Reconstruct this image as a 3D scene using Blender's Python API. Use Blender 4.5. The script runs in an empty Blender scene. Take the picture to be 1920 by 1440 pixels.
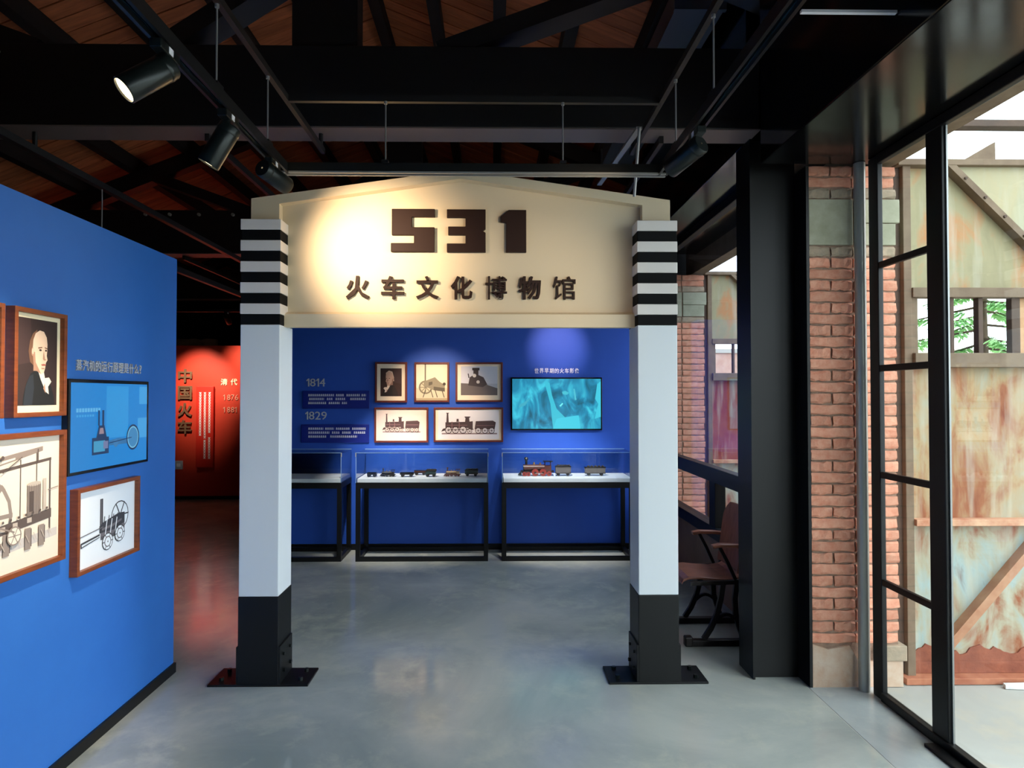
import bpy, bmesh, math, random
from mathutils import Vector, Matrix
R = math.radians
rnd = random.Random(531)
scn = bpy.context.scene
C = scn.collection

# ------------------------------------------------------------------ camera
cam_d = bpy.data.cameras.new('camera')
cam_d.sensor_width = 36.0
cam_d.lens = 36.0 * 1175 / 1920
cam_d.shift_x = 19 / 1920
cam_d.clip_start = 0.05
cam_d.clip_end = 200
cam = bpy.data.objects.new('camera', cam_d)
C.objects.link(cam)
cam.location = (0, 0, 1.6)
cam.rotation_euler = (R(91.0), 0, R(-0.8))
scn.camera = cam

# ------------------------------------------------------------------ world, exposure
EXPO = 0.35
scn.view_settings.view_transform = 'Standard'
scn.view_settings.look = 'None'
scn.view_settings.gamma = 1.0
scn.view_settings.use_curve_mapping = False
scn.view_settings.exposure = EXPO
w = bpy.data.worlds.new('overcast_sky')
scn.world = w
w.use_nodes = True
bg = w.node_tree.nodes['Background']
bg.inputs[0].default_value = (0.89, 0.95, 1.0, 1)
bg.inputs[1].default_value = 4.6


# ------------------------------------------------------------------ materials
def lin(c):
    out = []
    for x in c[:3]:
        x = x / 255.0
        out.append(x / 12.92 if x <= 0.04045 else ((x + 0.055) / 1.055) ** 2.4)
    return (out[0], out[1], out[2], 1.0)


MATS = {}


def mat(name, col, rough=0.5, metal=0.0, spec=0.5, var=None, scale=6.0, bump=0.0, emit=0.0, rvar=0.0, stretch=(1, 1, 1),
        objrand=0.0, detail=6.0, coat=0.0):
    """Principled material. var: second sRGB colour reached through noise; rvar: roughness variation."""
    if name in MATS:
        return MATS[name]
    m = bpy.data.materials.new(name)
    m.use_nodes = True
    nt = m.node_tree
    b = nt.nodes['Principled BSDF']
    b.inputs['Base Color'].default_value = lin(col)
    b.inputs['Roughness'].default_value = rough
    b.inputs['Metallic'].default_value = metal
    b.inputs['Specular IOR Level'].default_value = spec
    if coat:
        b.inputs['Coat Weight'].default_value = coat
        b.inputs['Coat Roughness'].default_value = 0.08
    if emit:
        b.inputs['Emission Color'].default_value = lin(col)
        b.inputs['Emission Strength'].default_value = emit * 2 ** -EXPO
        b.inputs['Base Color'].default_value = (0.01, 0.01, 0.01, 1)
    if var or bump or rvar or objrand:
        tc = nt.nodes.new('ShaderNodeTexCoord')
        mp = nt.nodes.new('ShaderNodeMapping')
        mp.inputs['Scale'].default_value = stretch
        nt.links.new(tc.outputs['Object'], mp.inputs[0])
        nz = nt.nodes.new('ShaderNodeTexNoise')
        nz.inputs['Scale'].default_value = scale
        nz.inputs['Detail'].default_value = detail
        nz.inputs['Roughness'].default_value = 0.62
        vec = mp.outputs[0]
        if objrand:
            oi = nt.nodes.new('ShaderNodeObjectInfo')
            ad = nt.nodes.new('ShaderNodeVectorMath')
            ad.operation = 'MULTIPLY_ADD'
            nt.links.new(oi.outputs['Random'], ad.inputs[0])
            ad.inputs[1].default_value = (37, 19, 53)
            nt.links.new(mp.outputs[0], ad.inputs[2])
            vec = ad.outputs[0]
        nt.links.new(vec, nz.inputs['Vector'])
        col_out = None
        if var:
            rp = nt.nodes.new('ShaderNodeValToRGB')
            rp.color_ramp.elements[0].position = 0.33
            rp.color_ramp.elements[1].position = 0.68
            rp.color_ramp.elements[0].color = lin(col)
            rp.color_ramp.elements[1].color = lin(var)
            nt.links.new(nz.outputs['Fac'], rp.inputs[0])
            col_out = rp.outputs[0]
            if objrand:
                hs = nt.nodes.new('ShaderNodeHueSaturation')
                mr = nt.nodes.new('ShaderNodeMapRange')
                mr.inputs['To Min'].default_value = 1 - objrand
                mr.inputs['To Max'].default_value = 1 + objrand
                nt.links.new(oi.outputs['Random'], mr.inputs['Value'])
                nt.links.new(mr.outputs[0], hs.inputs['Value'])
                nt.links.new(col_out, hs.inputs['Color'])
                col_out = hs.outputs[0]
            nt.links.new(col_out, b.inputs['Base Color'])
        if rvar:
            mr2 = nt.nodes.new('ShaderNodeMapRange')
            mr2.inputs['From Min'].default_value = 0.3
            mr2.inputs['From Max'].default_value = 0.7
            mr2.inputs['To Min'].default_value = max(0.02, rough - rvar)
            mr2.inputs['To Max'].default_value = rough + rvar
            nt.links.new(nz.outputs['Fac'], mr2.inputs['Value'])
            nt.links.new(mr2.outputs[0], b.inputs['Roughness'])
        if bump:
            bp = nt.nodes.new('ShaderNodeBump')
            bp.inputs['Strength'].default_value = bump
            bp.inputs['Distance'].default_value = 0.01
            nt.links.new(nz.outputs['Fac'], bp.inputs['Height'])
            nt.links.new(bp.outputs[0], b.inputs['Normal'])
    MATS[name] = m
    return m


def glass_mat(name, tint=(0.93, 0.97, 0.97), ior=1.45):
    m = bpy.data.materials.new(name)
    m.use_nodes = True
    nt = m.node_tree
    nt.nodes.clear()
    out = nt.nodes.new('ShaderNodeOutputMaterial')
    mix = nt.nodes.new('ShaderNodeMixShader')
    lw = nt.nodes.new('ShaderNodeLayerWeight')      # Schlick reflectance, alike from both sides of the pane
    lw.inputs['Blend'].default_value = 0.5
    pw = nt.nodes.new('ShaderNodeMath')
    pw.operation = 'POWER'
    pw.inputs[1].default_value = 5.0
    nt.links.new(lw.outputs['Facing'], pw.inputs[0])
    f0 = ((ior - 1) / (ior + 1)) ** 2
    fr = nt.nodes.new('ShaderNodeMath')
    fr.operation = 'MULTIPLY_ADD'
    fr.inputs[1].default_value = 1 - f0
    fr.inputs[2].default_value = f0
    nt.links.new(pw.outputs[0], fr.inputs[0])
    tr = nt.nodes.new('ShaderNodeBsdfTransparent')
    tr.inputs[0].default_value = (*tint, 1)
    gl = nt.nodes.new('ShaderNodeBsdfGlossy')
    gl.inputs['Roughness'].default_value = 0.0
    nt.links.new(fr.outputs[0], mix.inputs[0])
    nt.links.new(tr.outputs[0], mix.inputs[1])
    nt.links.new(gl.outputs[0], mix.inputs[2])
    nt.links.new(mix.outputs[0], out.inputs[0])
    MATS[name] = m
    return m


def rust_mat(name, seed, cols, scale=1.1):
    """peeling paint over rust: several colours through layered noise, streaked downwards"""
    m = bpy.data.materials.new(name)
    m.use_nodes = True
    nt = m.node_tree
    b = nt.nodes['Principled BSDF']
    b.inputs['Roughness'].default_value = 0.75
    b.inputs['Specular IOR Level'].default_value = 0.25
    tc = nt.nodes.new('ShaderNodeTexCoord')
    mp = nt.nodes.new('ShaderNodeMapping')
    mp.inputs['Location'].default_value = (seed, seed * 2.3, seed * 1.7)
    mp.inputs['Scale'].default_value = (1.5, 1, 0.75)
    nt.links.new(tc.outputs['Object'], mp.inputs[0])
    n1 = nt.nodes.new('ShaderNodeTexNoise')
    n1.inputs['Scale'].default_value = scale * 2.2
    n1.inputs['Detail'].default_value = 7
    n1.inputs['Roughness'].default_value = 0.6
    n1.inputs['Distortion'].default_value = 0.5
    nt.links.new(mp.outputs[0], n1.inputs['Vector'])
    rp = nt.nodes.new('ShaderNodeValToRGB')
    el = rp.color_ramp.elements
    el[0].position = 0.28
    el[0].color = lin(cols[0])
    el[1].position = 0.75
    el[1].color = lin(cols[-1])
    for i, c in enumerate(cols[1:-1]):
        e = el.new(0.28 + 0.47 * (i + 1) / (len(cols) - 1))
        e.color = lin(c)
    nt.links.new(n1.outputs['Fac'], rp.inputs[0])
    # vertical streaks
    mp2 = nt.nodes.new('ShaderNodeMapping')
    mp2.inputs['Scale'].default_value = (16, 16, 1.6)
    nt.links.new(tc.outputs['Object'], mp2.inputs[0])
    n2 = nt.nodes.new('ShaderNodeTexNoise')
    n2.inputs['Scale'].default_value = 1.0
    n2.inputs['Detail'].default_value = 5
    nt.links.new(mp2.outputs[0], n2.inputs['Vector'])
    rp2 = nt.nodes.new('ShaderNodeValToRGB')
    rp2.color_ramp.elements[0].position = 0.52
    rp2.color_ramp.elements[1].position = 0.72
    nt.links.new(n2.outputs['Fac'], rp2.inputs[0])
    mx = nt.nodes.new('ShaderNodeMixRGB')
    sc = nt.nodes.new('ShaderNodeMath')
    sc.operation = 'MULTIPLY'
    sc.inputs[1].default_value = 0.55
    nt.links.new(rp2.outputs[0], sc.inputs[0])
    nt.links.new(sc.outputs[0], mx.inputs[0])
    nt.links.new(rp.outputs[0], mx.inputs[1])
    mx.inputs[2].default_value = lin((184, 180, 162))
    nt.links.new(mx.outputs[0], b.inputs['Base Color'])
    bp = nt.nodes.new('ShaderNodeBump')
    bp.inputs['Strength'].default_value = 0.35
    bp.inputs['Distance'].default_value = 0.01
    nt.links.new(n1.outputs['Fac'], bp.inputs['Height'])
    nt.links.new(bp.outputs[0], b.inputs['Normal'])
    MATS[name] = m
    return m


def concrete_mat(name, c1, c2, c3, rough=0.2, rv=0.1):
    m = bpy.data.materials.new(name)
    m.use_nodes = True
    nt = m.node_tree
    b = nt.nodes['Principled BSDF']
    tc = nt.nodes.new('ShaderNodeTexCoord')

    def noise(s, d, r=0.55, dist=0.0):
        n = nt.nodes.new('ShaderNodeTexNoise')
        n.inputs['Scale'].default_value = s
        n.inputs['Detail'].default_value = d
        n.inputs['Roughness'].default_value = r
        n.inputs['Distortion'].default_value = dist
        nt.links.new(tc.outputs['Object'], n.inputs['Vector'])
        return n
    a = noise(0.9, 8, 0.6, 0.6)
    c = noise(4.5, 8, 0.65, 0.3)
    r1 = nt.nodes.new('ShaderNodeValToRGB')
    r1.color_ramp.elements[0].position = 0.36
    r1.color_ramp.elements[0].color = lin(c1)
    r1.color_ramp.elements[1].position = 0.64
    r1.color_ramp.elements[1].color = lin(c2)
    nt.links.new(a.outputs['Fac'], r1.inputs[0])
    r2 = nt.nodes.new('ShaderNodeValToRGB')
    r2.color_ramp.elements[0].position = 0.5
    r2.color_ramp.elements[1].position = 0.75
    r2.color_ramp.elements[1].color = (0.75, 0.75, 0.75, 1)
    nt.links.new(c.outputs['Fac'], r2.inputs[0])
    mx = nt.nodes.new('ShaderNodeMixRGB')
    nt.links.new(r2.outputs[0], mx.inputs[0])
    nt.links.new(r1.outputs[0], mx.inputs[1])
    mx.inputs[2].default_value = lin(c3)
    nt.links.new(mx.outputs[0], b.inputs['Base Color'])
    mr = nt.nodes.new('ShaderNodeMapRange')
    mr.inputs['From Min'].default_value = 0.3
    mr.inputs['From Max'].default_value = 0.7
    mr.inputs['To Min'].default_value = max(0.03, rough - rv)
    mr.inputs['To Max'].default_value = rough + rv
    nt.links.new(a.outputs['Fac'], mr.inputs['Value'])
    nt.links.new(mr.outputs[0], b.inputs['Roughness'])
    bp = nt.nodes.new('ShaderNodeBump')
    bp.inputs['Strength'].default_value = 0.05
    bp.inputs['Distance'].default_value = 0.004
    nt.links.new(c.outputs['Fac'], bp.inputs['Height'])
    nt.links.new(bp.outputs[0], b.inputs['Normal'])
    MATS[name] = m
    return m


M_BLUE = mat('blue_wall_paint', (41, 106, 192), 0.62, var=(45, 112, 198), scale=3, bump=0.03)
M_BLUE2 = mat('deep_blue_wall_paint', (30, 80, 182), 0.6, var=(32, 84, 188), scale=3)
M_RED = mat('red_wall_paint', (202, 56, 32), 0.6, var=(194, 50, 30), scale=3)
M_FLOOR = concrete_mat('polished_concrete', (150, 158, 154), (188, 190, 182), (202, 201, 184), 0.13, 0.06)
M_SLAB = concrete_mat('threshold_concrete', (150, 158, 158), (186, 190, 188), (198, 198, 188), 0.2, 0.08)
M_YARD = concrete_mat('yard_concrete', (154, 152, 145), (172, 171, 163), (180, 167, 145), 0.8, 0.1)
M_BLACK = mat('black_steel_paint', (11, 12, 13), 0.45, spec=0.35)
M_BLKGL = mat('black_gloss_paint', (14, 14, 15), 0.14, rvar=0.04, scale=2)
M_BLKMAT = mat('black_matte', (6, 6, 7), 0.75, spec=0.2)
M_BEAM = mat('dark_timber', (24, 21, 22), 0.5, var=(19, 17, 18), scale=3, stretch=(0.4, 4, 4))
M_PURLIN = mat('roof_timber', (40, 28, 23), 0.7, var=(30, 22, 19), scale=5, stretch=(4, 0.5, 4))
M_PLANK = mat('roof_plank_wood', (214, 122, 74), 0.65, var=(172, 92, 56), scale=3, stretch=(0.6, 7, 2), objrand=0.16)
M_WHITE = mat('white_enamel', (226, 230, 232), 0.38)
M_WHITE2 = mat('white_band_paint', (230, 222, 214), 0.42)
M_CREAM = mat('cream_board_paint', (226, 206, 172), 0.55)
M_LETTER = mat('dark_bronze_letter', (44, 24, 17), 0.6, spec=0.25)
M_GREYLET = mat('grey_letter', (182, 184, 190), 0.4)
M_FRAME = mat('oak_frame', (140, 72, 34), 0.42, var=(112, 54, 26), scale=12, stretch=(1, 1, 6))
M_FRAME2 = mat('dark_frame', (112, 44, 28), 0.45, var=(88, 34, 23), scale=12)
M_MOUNT = mat('cream_mount_board', (240, 226, 192), 0.8)
M_PAPER = mat('white_paper', (232, 234, 240), 0.8)
M_BRICK = mat('old_brick', (200, 128, 100), 0.85, var=(214, 156, 128), scale=22, bump=0.5, objrand=0.14)
M_GBRICK = mat('grey_brick', (146, 134, 114), 0.9, var=(172, 150, 126), scale=22, bump=0.5, objrand=0.1)
M_MORTAR = mat('mortar', (128, 104, 88), 0.95, var=(156, 128, 108), scale=30, bump=0.6)
M_CONCB = mat('concrete_block', (142, 142, 118), 0.9, var=(166, 164, 142), scale=9, bump=0.3)
M_PIPE = mat('grey_steel_pipe', (168, 168, 158), 0.35, metal=0.35)
M_GLASS = glass_mat('window_glass')
M_GLASS2 = glass_mat('sky_reflection_tint_glass', (0.84, 0.90, 0.97))  # bluish tint stands in for sky reflections on the far window
M_CASE = glass_mat('case_glass', (0.95, 0.975, 0.985), 1.4)
M_SHADE = mat('lamp_black', (30, 36, 35), 0.32, metal=0.4)
M_TAG = mat('white_tag', (225, 225, 230), 0.5)
M_LENS = mat('lit_lens', (255, 226, 176), emit=9.0)
M_CABLE = mat('steel_cable', (150, 148, 146), 0.4, metal=0.5)
M_RAIL = mat('dark_rail', (38, 36, 36), 0.45, metal=0.3)
M_TRACK = mat('track_black', (44, 44, 44), 0.28, metal=0.5)
M_CONDUCT = mat('track_blue_conductor', (50, 100, 130), 0.25, metal=0.7)
M_WOODSEAT = mat('worn_seat_plywood', (168, 106, 82), 0.35, var=(132, 76, 58), scale=6, stretch=(1, 5, 1))
M_IRON = mat('cast_iron', (34, 26, 25), 0.4, metal=0.3)
M_KICK = mat('brown_kick_panel', (140, 108, 90), 0.5, var=(118, 90, 74), scale=4)
M_TEXT = mat('white_print', (244, 246, 252), 0.6)
M_PANELB = mat('navy_panel', (14, 34, 130), 0.45)
M_STEELF = mat('weathered_angle_steel', (102, 82, 63), 0.75, var=(126, 107, 85), scale=6, bump=0.3)
M_STEELD = mat('dark_weathered_steel', (70, 55, 45), 0.75, var=(89, 68, 53), scale=6, bump=0.3)
M_RUSTA = rust_mat('rust_upper', 3.1, [(122, 114, 90), (146, 138, 108), (156, 148, 116), (182, 128, 86), (150, 146, 118)])
M_RUSTB = rust_mat('rust_middle', 8.4, [(126, 68, 45), (150, 96, 66), (168, 142, 106), (158, 154, 132), (130, 76, 52)], 1.5)
M_RUSTC = rust_mat('rust_lower', 5.9, [(100, 52, 37), (146, 88, 60), (164, 156, 132), (152, 168, 164), (108, 58, 42)], 1.5)



# ------------------------------------------------------------------ mesh builder
class MB:
    def __init__(s):
        s.v, s.f, s.mi, s.cur = [], [], [], 0

    def add(s, vs, fs):
        o = len(s.v)
        s.v += [tuple(p) for p in vs]
        for f in fs:
            s.f.append([i + o for i in f])
            s.mi.append(s.cur)
        return s

    def box(s, x0, x1, y0, y1, z0, z1):
        vs = [(x0, y0, z0), (x1, y0, z0), (x1, y1, z0), (x0, y1, z0), (x0, y0, z1), (x1, y0, z1), (x1, y1, z1), (x0, y1, z1)]
        return s.add(vs, [(0, 3, 2, 1), (4, 5, 6, 7), (0, 1, 5, 4), (1, 2, 6, 5), (2, 3, 7, 6), (3, 0, 4, 7)])

    def prism(s, pts, axis, a, b):
        def P(p, t):
            return {'y': (p[0], t, p[1]), 'x': (t, p[0], p[1]), 'z': (p[0], p[1], t)}[axis]
        n = len(pts)
        vs = [P(p, a) for p in pts] + [P(p, b) for p in pts]
        fs = [tuple(range(n)), tuple(range(2 * n - 1, n - 1, -1))]
        fs += [(i, (i + 1) % n, (i + 1) % n + n, i + n) for i in range(n)]
        return s.add(vs, fs)

    def bar(s, p, q, w, h, up=(0, 0, 1)):
        """rectangular bar from p to q; w across, h along 'up'"""
        p, q = Vector(p), Vector(q)
        d = (q - p).normalized()
        u = Vector(up)
        a = d.cross(u).normalized()
        u = a.cross(d).normalized()
        vs = []
        for e in (p, q):
            for sx, sy in ((-1, -1), (1, -1), (1, 1), (-1, 1)):
                vs.append(e + a * (sx * w / 2) + u * (sy * h / 2))
        return s.add(vs, [(0, 1, 2, 3), (7, 6, 5, 4), (0, 4, 5, 1), (1, 5, 6, 2), (2, 6, 7, 3), (3, 7, 4, 0)])

    def cyl(s, p, q, r, n=16, r2=None):
        p, q = Vector(p), Vector(q)
        r2 = r if r2 is None else r2
        d = (q - p).normalized()
        a = d.orthogonal().normalized()
        b = d.cross(a)
        vs = []
        for e, rr in ((p, r), (q, r2)):
            for i in range(n):
                t = 2 * math.pi * i / n
                vs.append(e + (a * math.cos(t) + b * math.sin(t)) * rr)
        fs = [(i, (i + 1) % n, (i + 1) % n + n, i + n) for i in range(n)]
        fs += [tuple(range(n - 1, -1, -1)), tuple(range(n, 2 * n))]
        return s.add(vs, fs)

    def rings(s, rings, n=16):
        """tube through (point, direction, radius) rings"""
        vs = []
        for p, d, r in rings:
            p, d = Vector(p), Vector(d).normalized()
            a = d.orthogonal().normalized()
            b = d.cross(a)
            for i in range(n):
                t = 2 * math.pi * i / n
                vs.append(p + (a * math.cos(t) + b * math.sin(t)) * r)
        fs = []
        for k in range(len(rings) - 1):
            for i in range(n):
                j = (i + 1) % n
                fs.append((k * n + i, k * n + j, (k + 1) * n + j, (k + 1) * n + i))
        return s.add(vs, fs)

    def path(s, pts, w, h, up=(0, 1, 0)):
        """flat bar swept along points lying in a plane whose normal is 'up'"""
        u = Vector(up)
        pts = [Vector(p) for p in pts]
        vs = []
        for i, p in enumerate(pts):
            d = (pts[min(i + 1, len(pts) - 1)] - pts[max(i - 1, 0)]).normalized()
            a = d.cross(u).normalized()
            for sx, sy in ((-1, -1), (1, -1), (1, 1), (-1, 1)):
                vs.append(p + a * (sx * w / 2) + u * (sy * h / 2))
        n = len(pts)
        fs = [(0, 1, 2, 3), tuple(4 * (n - 1) + k for k in (3, 2, 1, 0))]
        for i in range(n - 1):
            for k in range(4):
                j = (k + 1) % 4
                fs.append((4 * i + k, 4 * i + 4 + k, 4 * i + 4 + j, 4 * i + j))
        return s.add(vs, fs)

    def mesh(s, name, mats, smooth=False):
        me = bpy.data.meshes.new(name)
        me.from_pydata(s.v, [], s.f)
        if not isinstance(mats, (list, tuple)):
            mats = [mats]
        for m in mats:
            me.materials.append(m)
        for p, i in zip(me.polygons, s.mi):
            p.material_index = i
        bm = bmesh.new()
        bm.from_mesh(me)
        bmesh.ops.recalc_face_normals(bm, faces=bm.faces)
        bm.to_mesh(me)
        bm.free()
        if smooth:
            me.shade_smooth()
            me.set_sharp_from_angle(angle=R(38))
        return me

    def part(s, name, mats, parent, smooth=False, bevel=0.0, label=None):
        o = bpy.data.objects.new(name, s.mesh(name, mats, smooth))
        C.objects.link(o)
        o.parent = parent
        if bevel:
            bv = o.modifiers.new('bevel', 'BEVEL')
            bv.width = bevel
            bv.segments = 2
            bv.limit_method = 'ANGLE'
        if label:
            o['label'] = label
        return o

    def single(s, name, mats, label=None, cat=None, group=None, kind=None, smooth=False, bevel=0.0):
        """top-level mesh object, its origin at the middle of its base"""
        xs, ys, zs = zip(*s.v)
        o0 = ((min(xs) + max(xs)) / 2, (min(ys) + max(ys)) / 2, min(zs))
        s.v = [(a - o0[0], b - o0[1], c - o0[2]) for a, b, c in s.v]
        o = s.part(name, mats, None, smooth, bevel)
        o.location = o0
        tag(o, label, cat, group, kind)
        return o


def tag(o, label=None, cat=None, group=None, kind=None):
    if label: o['label'] = label
    if cat: o['category'] = cat
    if group: o['group'] = group
    if kind: o['kind'] = kind
    return o


def thing(name, label, cat, loc=(0, 0, 0), rz=0.0, group=None, kind=None):
    o = bpy.data.objects.new(name, None)
    o.empty_display_size = 0.1
    C.objects.link(o)
    o.location = loc
    o.rotation_euler = (0, 0, rz)
    return tag(o, label, cat, group, kind)


def glyph(body, x0, x1, z0, z1, y, material, parent, name='letter', depth=0.012, bold=0.015, label=None):
    """raised character(s) fitted into a rectangle, facing -Y, back at y"""
    if body == '1':          # a figure one with its flag
        q = lambda u, v: (x0 + u * (x1 - x0), z0 + v * (z1 - z0))
        return MB().prism([q(.58, 0), q(1, 0), q(1, 1), q(.66, 1), q(0, .80), q(0, .66), q(.58, .80)], 'y', y - depth, y).part(name, material, parent, label=label)
    cu = bpy.data.curves.new('glyph', 'FONT')
    cu.body = body
    cu.extrude = 0.5
    cu.offset = bold
    cu.resolution_u = 2
    to = bpy.data.objects.new('glyph', cu)
    C.objects.link(to)
    bpy.context.view_layer.update()
    me = bpy.data.meshes.new_from_object(to.evaluated_get(bpy.context.evaluated_depsgraph_get()))
    bpy.data.objects.remove(to)
    bpy.data.curves.remove(cu)
    xs = [v.co.x for v in me.vertices]
    ys = [v.co.y for v in me.vertices]
    ax, bx, ay, by = min(xs), max(xs), min(ys), max(ys)
    for v in me.vertices:
        v.co = (x0 + (v.co.x - ax) / (bx - ax) * (x1 - x0), y - depth * (v.co.z + 0.5), z0 + (v.co.y - ay) / (by - ay) * (z1 - z0))
    me.materials.clear()
    me.materials.append(material)
    me.name = name
    o = bpy.data.objects.new(name, me)
    C.objects.link(o)
    o.parent = parent
    if label: o['label'] = label
    return o


# ------------------------------------------------------------------ flat print helper (layers of thin shapes on paper)
class Art:
    def __init__(s, w, h):
        s.w, s.h, s.layers = w, h, []

    def poly(s, col, pts):
        s.layers.append((col, [(p[0] * s.w, p[1] * s.h) for p in pts])); return s

    def rect(s, col, a, b, c, d):
        return s.poly(col, [(a, b), (c, b), (c, d), (a, d)])

    def ell(s, col, cx, cy, rx, ry, n=20, a0=0, a1=360):
        return s.poly(col, [(cx + rx * math.cos(R(a0 + (a1 - a0) * i / n)), cy + ry * math.sin(R(a0 + (a1 - a0) * i / n))) for i in range(n)])

    def circ(s, col, cx, cy, r, n=18):
        return s.ell(col, cx, cy, r, r * s.w / s.h, n)

    def line(s, col, x0, y0, x1, y1, t):
        a, b = x0 * s.w, y0 * s.h
        c, d = x1 * s.w, y1 * s.h
        L = math.hypot(c - a, d - b) or 1
        nx, ny = -(d - b) / L * t / 2, (c - a) / L * t / 2
        s.layers.append((col, [(a + nx, b + ny), (a - nx, b - ny), (c - nx, d - ny), (c + nx, d + ny)])); return s

    def wheel(s, col, bgc, cx, cy, r, t=0.18, spokes=0):
        s.circ(col, cx, cy, r)
        s.circ(bgc, cx, cy, r * (1 - t))
        for k in range(spokes):
            a = math.pi * k / spokes
            s.line(col, cx - r * math.cos(a), cy - r * math.sin(a) * s.w / s.h, cx + r * math.cos(a), cy + r * math.sin(a) * s.w / s.h, r * s.w * 0.1)
        s.circ(col, cx, cy, r * 0.16)
        return s

    def part(s, name, parent, x0, y, z0, emit=0.0, label=None):
        mb = MB()
        cols = []
        for k, (col, pts) in enumerate(s.layers):
            if col not in cols:
                cols.append(col)
            mb.cur = cols.index(col)
            yy = y - 0.00012 * (k + 1)
            mb.add([(x0 + p[0], yy, z0 + p[1]) for p in pts], [tuple(range(len(pts)))])
        if emit:
            ms = [mat('screen_%d_%d_%d' % c, c, 0.3, emit=emit) for c in cols]
        else:
            ms = [mat('ink_%d_%d_%d' % c, c, 0.75) for c in cols]
        me = bpy.data.meshes.new(name)
        me.from_pydata(mb.v, [], mb.f)
        for m in ms:
            me.materials.append(m)
        for p, i in zip(me.polygons, mb.mi):
            p.material_index = i
        o = bpy.data.objects.new(name, me)
        C.objects.link(o)
        o.parent = parent
        if label: o['label'] = label
        return o


# ================================================================== THE SETTING
WZ = 2.39          # height of the partition walls
MB().box(-5.2, 1.72, -5.2, 14.2, -0.1, 0).single('floor', M_FLOOR, kind='structure')
MB().box(1.728, 2.11, -5.2, 3.8, -0.1, 0).single('floor', M_SLAB, kind='structure')
MB().box(1.72, 1.728, -5.2, 3.8, -0.1, -0.0012).single('floor_joint', mat('joint_filler', (178, 178, 172), 0.6), kind='structure')
MB().box(1.72, 2.3, 3.8, 14.2, -0.1, -0.0005).single('floor', M_FLOOR, kind='structure')
MB().box(2.11, 30, -20, 40, -0.12, -0.004).single('ground', M_YARD, 'pale concrete yard outside the tall windows', kind='structure')

# partition on the left, with its dark baseboard
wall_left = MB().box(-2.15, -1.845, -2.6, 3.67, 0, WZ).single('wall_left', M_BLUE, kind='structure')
MB().box(-2.16, -1.832, -2.6, 3.676, 0, 0.055).single('baseboard_left', M_BLACK, kind='structure')
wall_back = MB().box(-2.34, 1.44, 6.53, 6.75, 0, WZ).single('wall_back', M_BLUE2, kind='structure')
MB().box(-2.34, 1.44, 6.515, 6.53, 0, 0.06).single('baseboard_back', M_BLACK, kind='structure')
wall_red = MB().box(-5.2, -2.6, 9.71, 9.9, 0, 2.36).single('wall_red', M_RED, kind='structure')
MB().box(-5.2, -2.6, 9.695, 9.71, 0, 0.05).single('baseboard_red', M_BLACK, kind='structure')
# pale torn strip above the red wall, and the black drop beside it
MB().prism([(-5.0, 2.36), (-4.28, 2.36), (-4.28, 2.46), (-4.42, 2.47), (-4.5, 2.45), (-4.62, 2.47), (-4.7, 2.46), (-5.0, 2.47)], 'y', 9.72, 9.8).single(
    'trim_1', mat('old_plaster', (96, 76, 60), 0.9, var=(70, 50, 40), scale=9), kind='structure')
# outer shell
MB().box(-5.4, -5.2, -5.2, 14.2, 0, 4.2).single('wall_outer_left', M_BLKMAT, kind='structure')
MB().box(-5.4, 2.3, 14.2, 14.4, 0, 5.4).single('wall_far', M_BLKMAT, kind='structure')
MB().box(-5.4, 2.3, -5.4, -5.2, 0, 5.4).single('wall_behind', mat('plain_plaster', (92, 90, 88), 0.8), kind='structure')
MB().box(1.8, 2.25, 7.02, 14.2, 0, 4.2).single('wall_right', M_BLKMAT, kind='structure')

# header boxes over the windows (glossy black)
MB().box(1.476, 2.14, -5.2, 3.42, 2.875, 4.4).single('header_near', M_BLKGL, 'glossy black steel header box above the nearest tall windows', kind='structure', bevel=0.006)
MB().box(1.476, 2.14, 3.6, 6.55, 3.08, 4.4).single('header_far', M_BLKGL, 'glossy black header box above the window behind the arch', kind='structure', bevel=0.006)
MB().box(2.14, 2.27, -5.2, 6.9, 2.9, 4.4).single('trim_2', M_STEELF, kind='structure')

# roof: two slopes of boards on purlins
RX, RZ, SL = -1.05, 5.2, 0.40


def roof_z(x):
    return RZ - SL * abs(x - RX)


ceiling = thing('ceiling', 'pitched timber roof lining of reddish brown boards', None, (RX, 4.5, RZ), kind='structure')
for sgn, xe in ((1, 2.3), (-1, -5.3)):
    L = abs(xe - RX)
    pm = MB()
    pm.prism([(0, 0), (sgn * L, -SL * L), (sgn * L, -SL * L + 0.022), (0, 0.022)], 'y', -0.068, 0.068)
    me = pm.mesh('roof_board', M_PLANK)
    k = 0
    y = 2.2
    while y < 14.2:
        o = bpy.data.objects.new('roof_board', me)
        C.objects.link(o)
        o.parent = ceiling
        o.location = (0, y - 4.5, rnd.uniform(0, 0.012))
        y += 0.145
    # dark under-roofing over the boards and over the part behind the camera
    MB().prism([(RX, RZ + 0.05), (xe, roof_z(xe) + 0.05), (xe, roof_z(xe) + 0.15), (RX, RZ + 0.15)], 'y', -5.4, 14.4).single(
        'ceiling_sheathing', M_BLKMAT, kind='structure')
px = [-1.05 + 0.55 * k for k in range(-7, 6)]
for x in px:
    z = roof_z(x) - 0.005
    MB().box(x - 0.05 - RX, x + 0.05 - RX, 2.2 - 4.5, 14.1 - 4.5, z - 0.15 - RZ, z - RZ).part('purlin', M_PURLIN, ceiling)


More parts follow.
